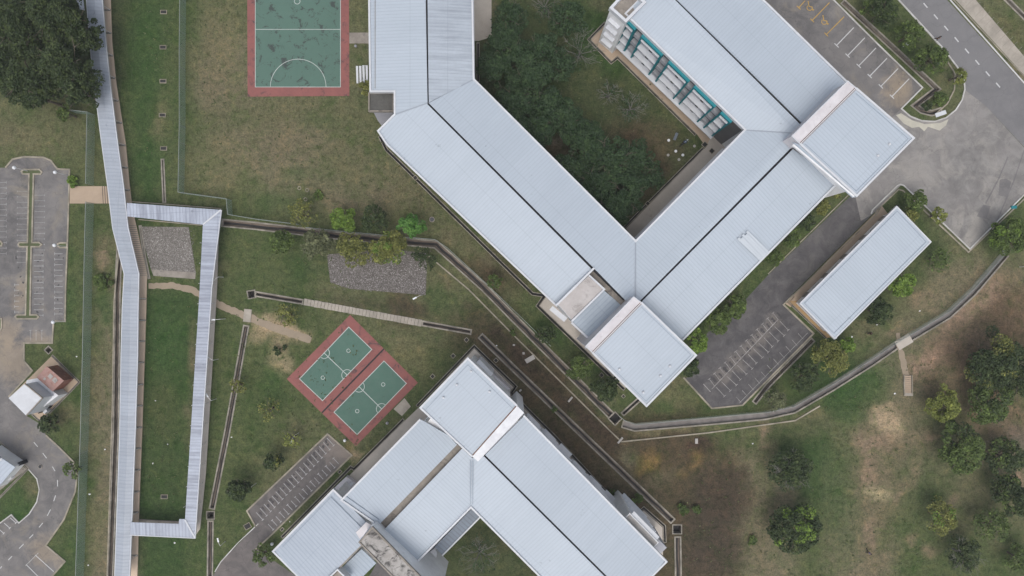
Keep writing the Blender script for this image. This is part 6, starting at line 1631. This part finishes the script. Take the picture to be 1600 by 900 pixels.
mb = MB(); mb.ball((c.x + dv.x * .12, c.y + dv.y * .12, .72), .3, 10, 6, (1, .8, .6)); mb.path([(c.x - dv.x * .5, c.y - dv.y * .5, .55), (c.x, c.y, .5), (c.x + dv.x * .5, c.y + dv.y * .5, .75)], [.13, .17, .1]); mb.build('body', M['bikeblue'], o, True)
MB().path([(c.x - dv.x * .75, c.y - dv.y * .75, .8), (c.x - dv.x * .3, c.y - dv.y * .3, .8), (c.x, c.y, .78)], [.08, .15, .12]).build('saddle', M['black'], o)
h_ = c + dv * .5; MB().path([(h_.x - nv.x * .35, h_.y - nv.y * .35, 1.0), (h_.x, h_.y, .98), (h_.x + nv.x * .35, h_.y + nv.y * .35, 1.0)], [.03, .03, .03]).build('handlebar', M['post'], o)
MB().path([(h_.x, h_.y, .98), (c.x + dv.x * .68, c.y + dv.y * .68, .3)], [.05, .04]).build('fork', M['post'], o)
MB().ball((c.x + dv.x * .66, c.y + dv.y * .66, .86), .1, 8, 6).build('headlight', M['globe'], o)
MB().box(c - dv * .1, dv, .9, .06, .86, .9).build('stripe', M['trim'], o)

# ------------------------------------------------------------------ people
def skin_mesh(name, joints, edges, mat, parent, sub=2, root=0):
    off = wloc(parent)
    me = bpy.data.meshes.new(name)
    me.from_pydata([(j[0] - off.x, j[1] - off.y, j[2] - off.z) for j in joints], edges, [])
    me.materials.append(M[mat])
    o = bpy.data.objects.new(name, me); COL.objects.link(o); o.parent = parent
    s = o.modifiers.new('skin', 'SKIN'); s.use_smooth_shade = True
    lay = me.skin_vertices[0] if me.skin_vertices else None
    if lay is None:
        bpy.context.view_layer.objects.active = o
        lay = me.skin_vertices[0]
    for i, j in enumerate(joints):
        lay.data[i].radius = (j[3], j[4] if len(j) > 4 else j[3]); lay.data[i].use_root = (i == root)
    ss = o.modifiers.new('sub', 'SUBSURF'); ss.levels = sub; ss.render_levels = sub
    return o
def person(px, py, face, label, shirt, trousers, hair='hair', stride=.28, arm=.2):
    g = P2(px, py); f = Vector((math.cos(math.radians(face)), math.sin(math.radians(face)))); r = Vector((f.y, -f.x))
    def W(x, y, z, *rad):   # x right, y forward
        q = g + r * x + f * y; return (q.x, q.y, z, *rad)
    o = thing('person', label, 'person', (g.x, g.y, 0))
    J = [W(0, 0, .95, .13, .1), W(0, 0, 1.15, .13, .1), W(0, 0, 1.38, .16, .1), W(0, .01, 1.48, .06), W(0, .02, 1.56, .075, .09), W(0, .03, 1.66, .085, .1), W(0, .02, 1.72, .05),
         W(-.19, 0, 1.4, .055), W(-.25, arm * .4, 1.12, .04), W(-.24, arm, .88, .028), W(-.235, arm + .05, .80, .026),
         W(.19, 0, 1.4, .055), W(.25, -arm * .4, 1.12, .04), W(.24, -arm, .88, .028), W(.235, -arm - .02, .80, .026),
         W(-.09, 0, .88, .085), W(-.1, stride * .6, .48, .06), W(-.1, stride * .9, .1, .04), W(-.1, stride * .9 + .14, .04, .032),
         W(.09, 0, .88, .085), W(.1, -stride * .2, .48, .06), W(.1, -stride, .12, .04), W(.1, -stride + .13, .04, .032)]
    Ed = [(0, 1), (1, 2), (2, 3), (3, 4), (4, 5), (5, 6), (2, 7), (7, 8), (8, 9), (9, 10), (2, 11), (11, 12), (12, 13), (13, 14), (0, 15), (15, 16), (16, 17), (17, 18), (0, 19), (19, 20), (20, 21), (21, 22)]
    for hi, sx, fy in ((10, -1, arm + .05), (14, 1, -arm - .02)):   # five fingers each
        for k in range(4):
            J.append(W(sx * (.235 + .0) , fy + .02 + .02 * (k - 1.5), .73 + .004 * k, .009)); J.append(W(sx * .23, fy + .03 + .022 * (k - 1.5), .685 + .006 * abs(k - 1), .008))
            Ed += [(hi, len(J) - 2), (len(J) - 2, len(J) - 1)]
        J.append(W(sx * .215, fy + .07, .76, .009)); Ed.append((hi, len(J) - 1))
    skin_mesh('body', J, Ed, 'skin', o)
    skin_mesh('shirt', [W(0, 0, .93, .15, .12), W(0, 0, 1.15, .15, .12), W(0, 0, 1.37, .18, .125), W(0, 0, 1.45, .09), W(-.2, 0, 1.4, .075), W(-.255, arm * .25, 1.22, .062), W(.2, 0, 1.4, .075), W(.255, -arm * .25, 1.22, .062)], [(0, 1), (1, 2), (2, 3), (2, 4), (4, 5), (2, 6), (6, 7)], shirt, o)
    skin_mesh('trousers', [W(0, 0, .96, .14, .115)] + [W(*(q)) for q in [(-.09, 0, .86, .1), (-.1, stride * .6, .48, .075), (-.1, stride * .9, .14, .06), (.09, 0, .86, .1), (.1, -stride * .2, .48, .075), (.1, -stride, .16, .06)]], [(0, 1), (1, 2), (2, 3), (0, 4), (4, 5), (5, 6)], trousers, o)
    q = g + f * .005; MB().ball((q.x, q.y, 1.68), .115, 12, 8, (1, 1, 1), -.1).build('hair', M[hair], o, True)
    for s in (-1, 1):
        q = g + f * .125 + r * .032 * s; MB().ball((q.x, q.y, 1.64), .012, 6, 4).build('eye', M['black'], o)
    q = g + f * .14; MB().ball((q.x, q.y, 1.61), .018, 6, 4).build('nose', M['skin'], o)
    for s, yy in ((-1, stride * .9 + .06), (1, -stride + .05)):
        q = g + r * .1 * s + f * yy; MB().ball((q.x, q.y, .05), .12, 8, 4, (abs(f.x) * 1.1 + .45, abs(f.y) * 1.1 + .45, .45)).build('shoe', M['rubber'], o)
person(1461, 62.5, 120, 'person in black clothes walking along the left edge line of the road', 'black', 'black')
person(1355, 520, 180, 'person in dark clothes standing on the grass below the shed', 'black', 'black', arm=.1, stride=.15)
person(1353.5, 860.5, 60, 'person in a blue shirt and dark trousers walking on the lower field track', 'blue', 'black')
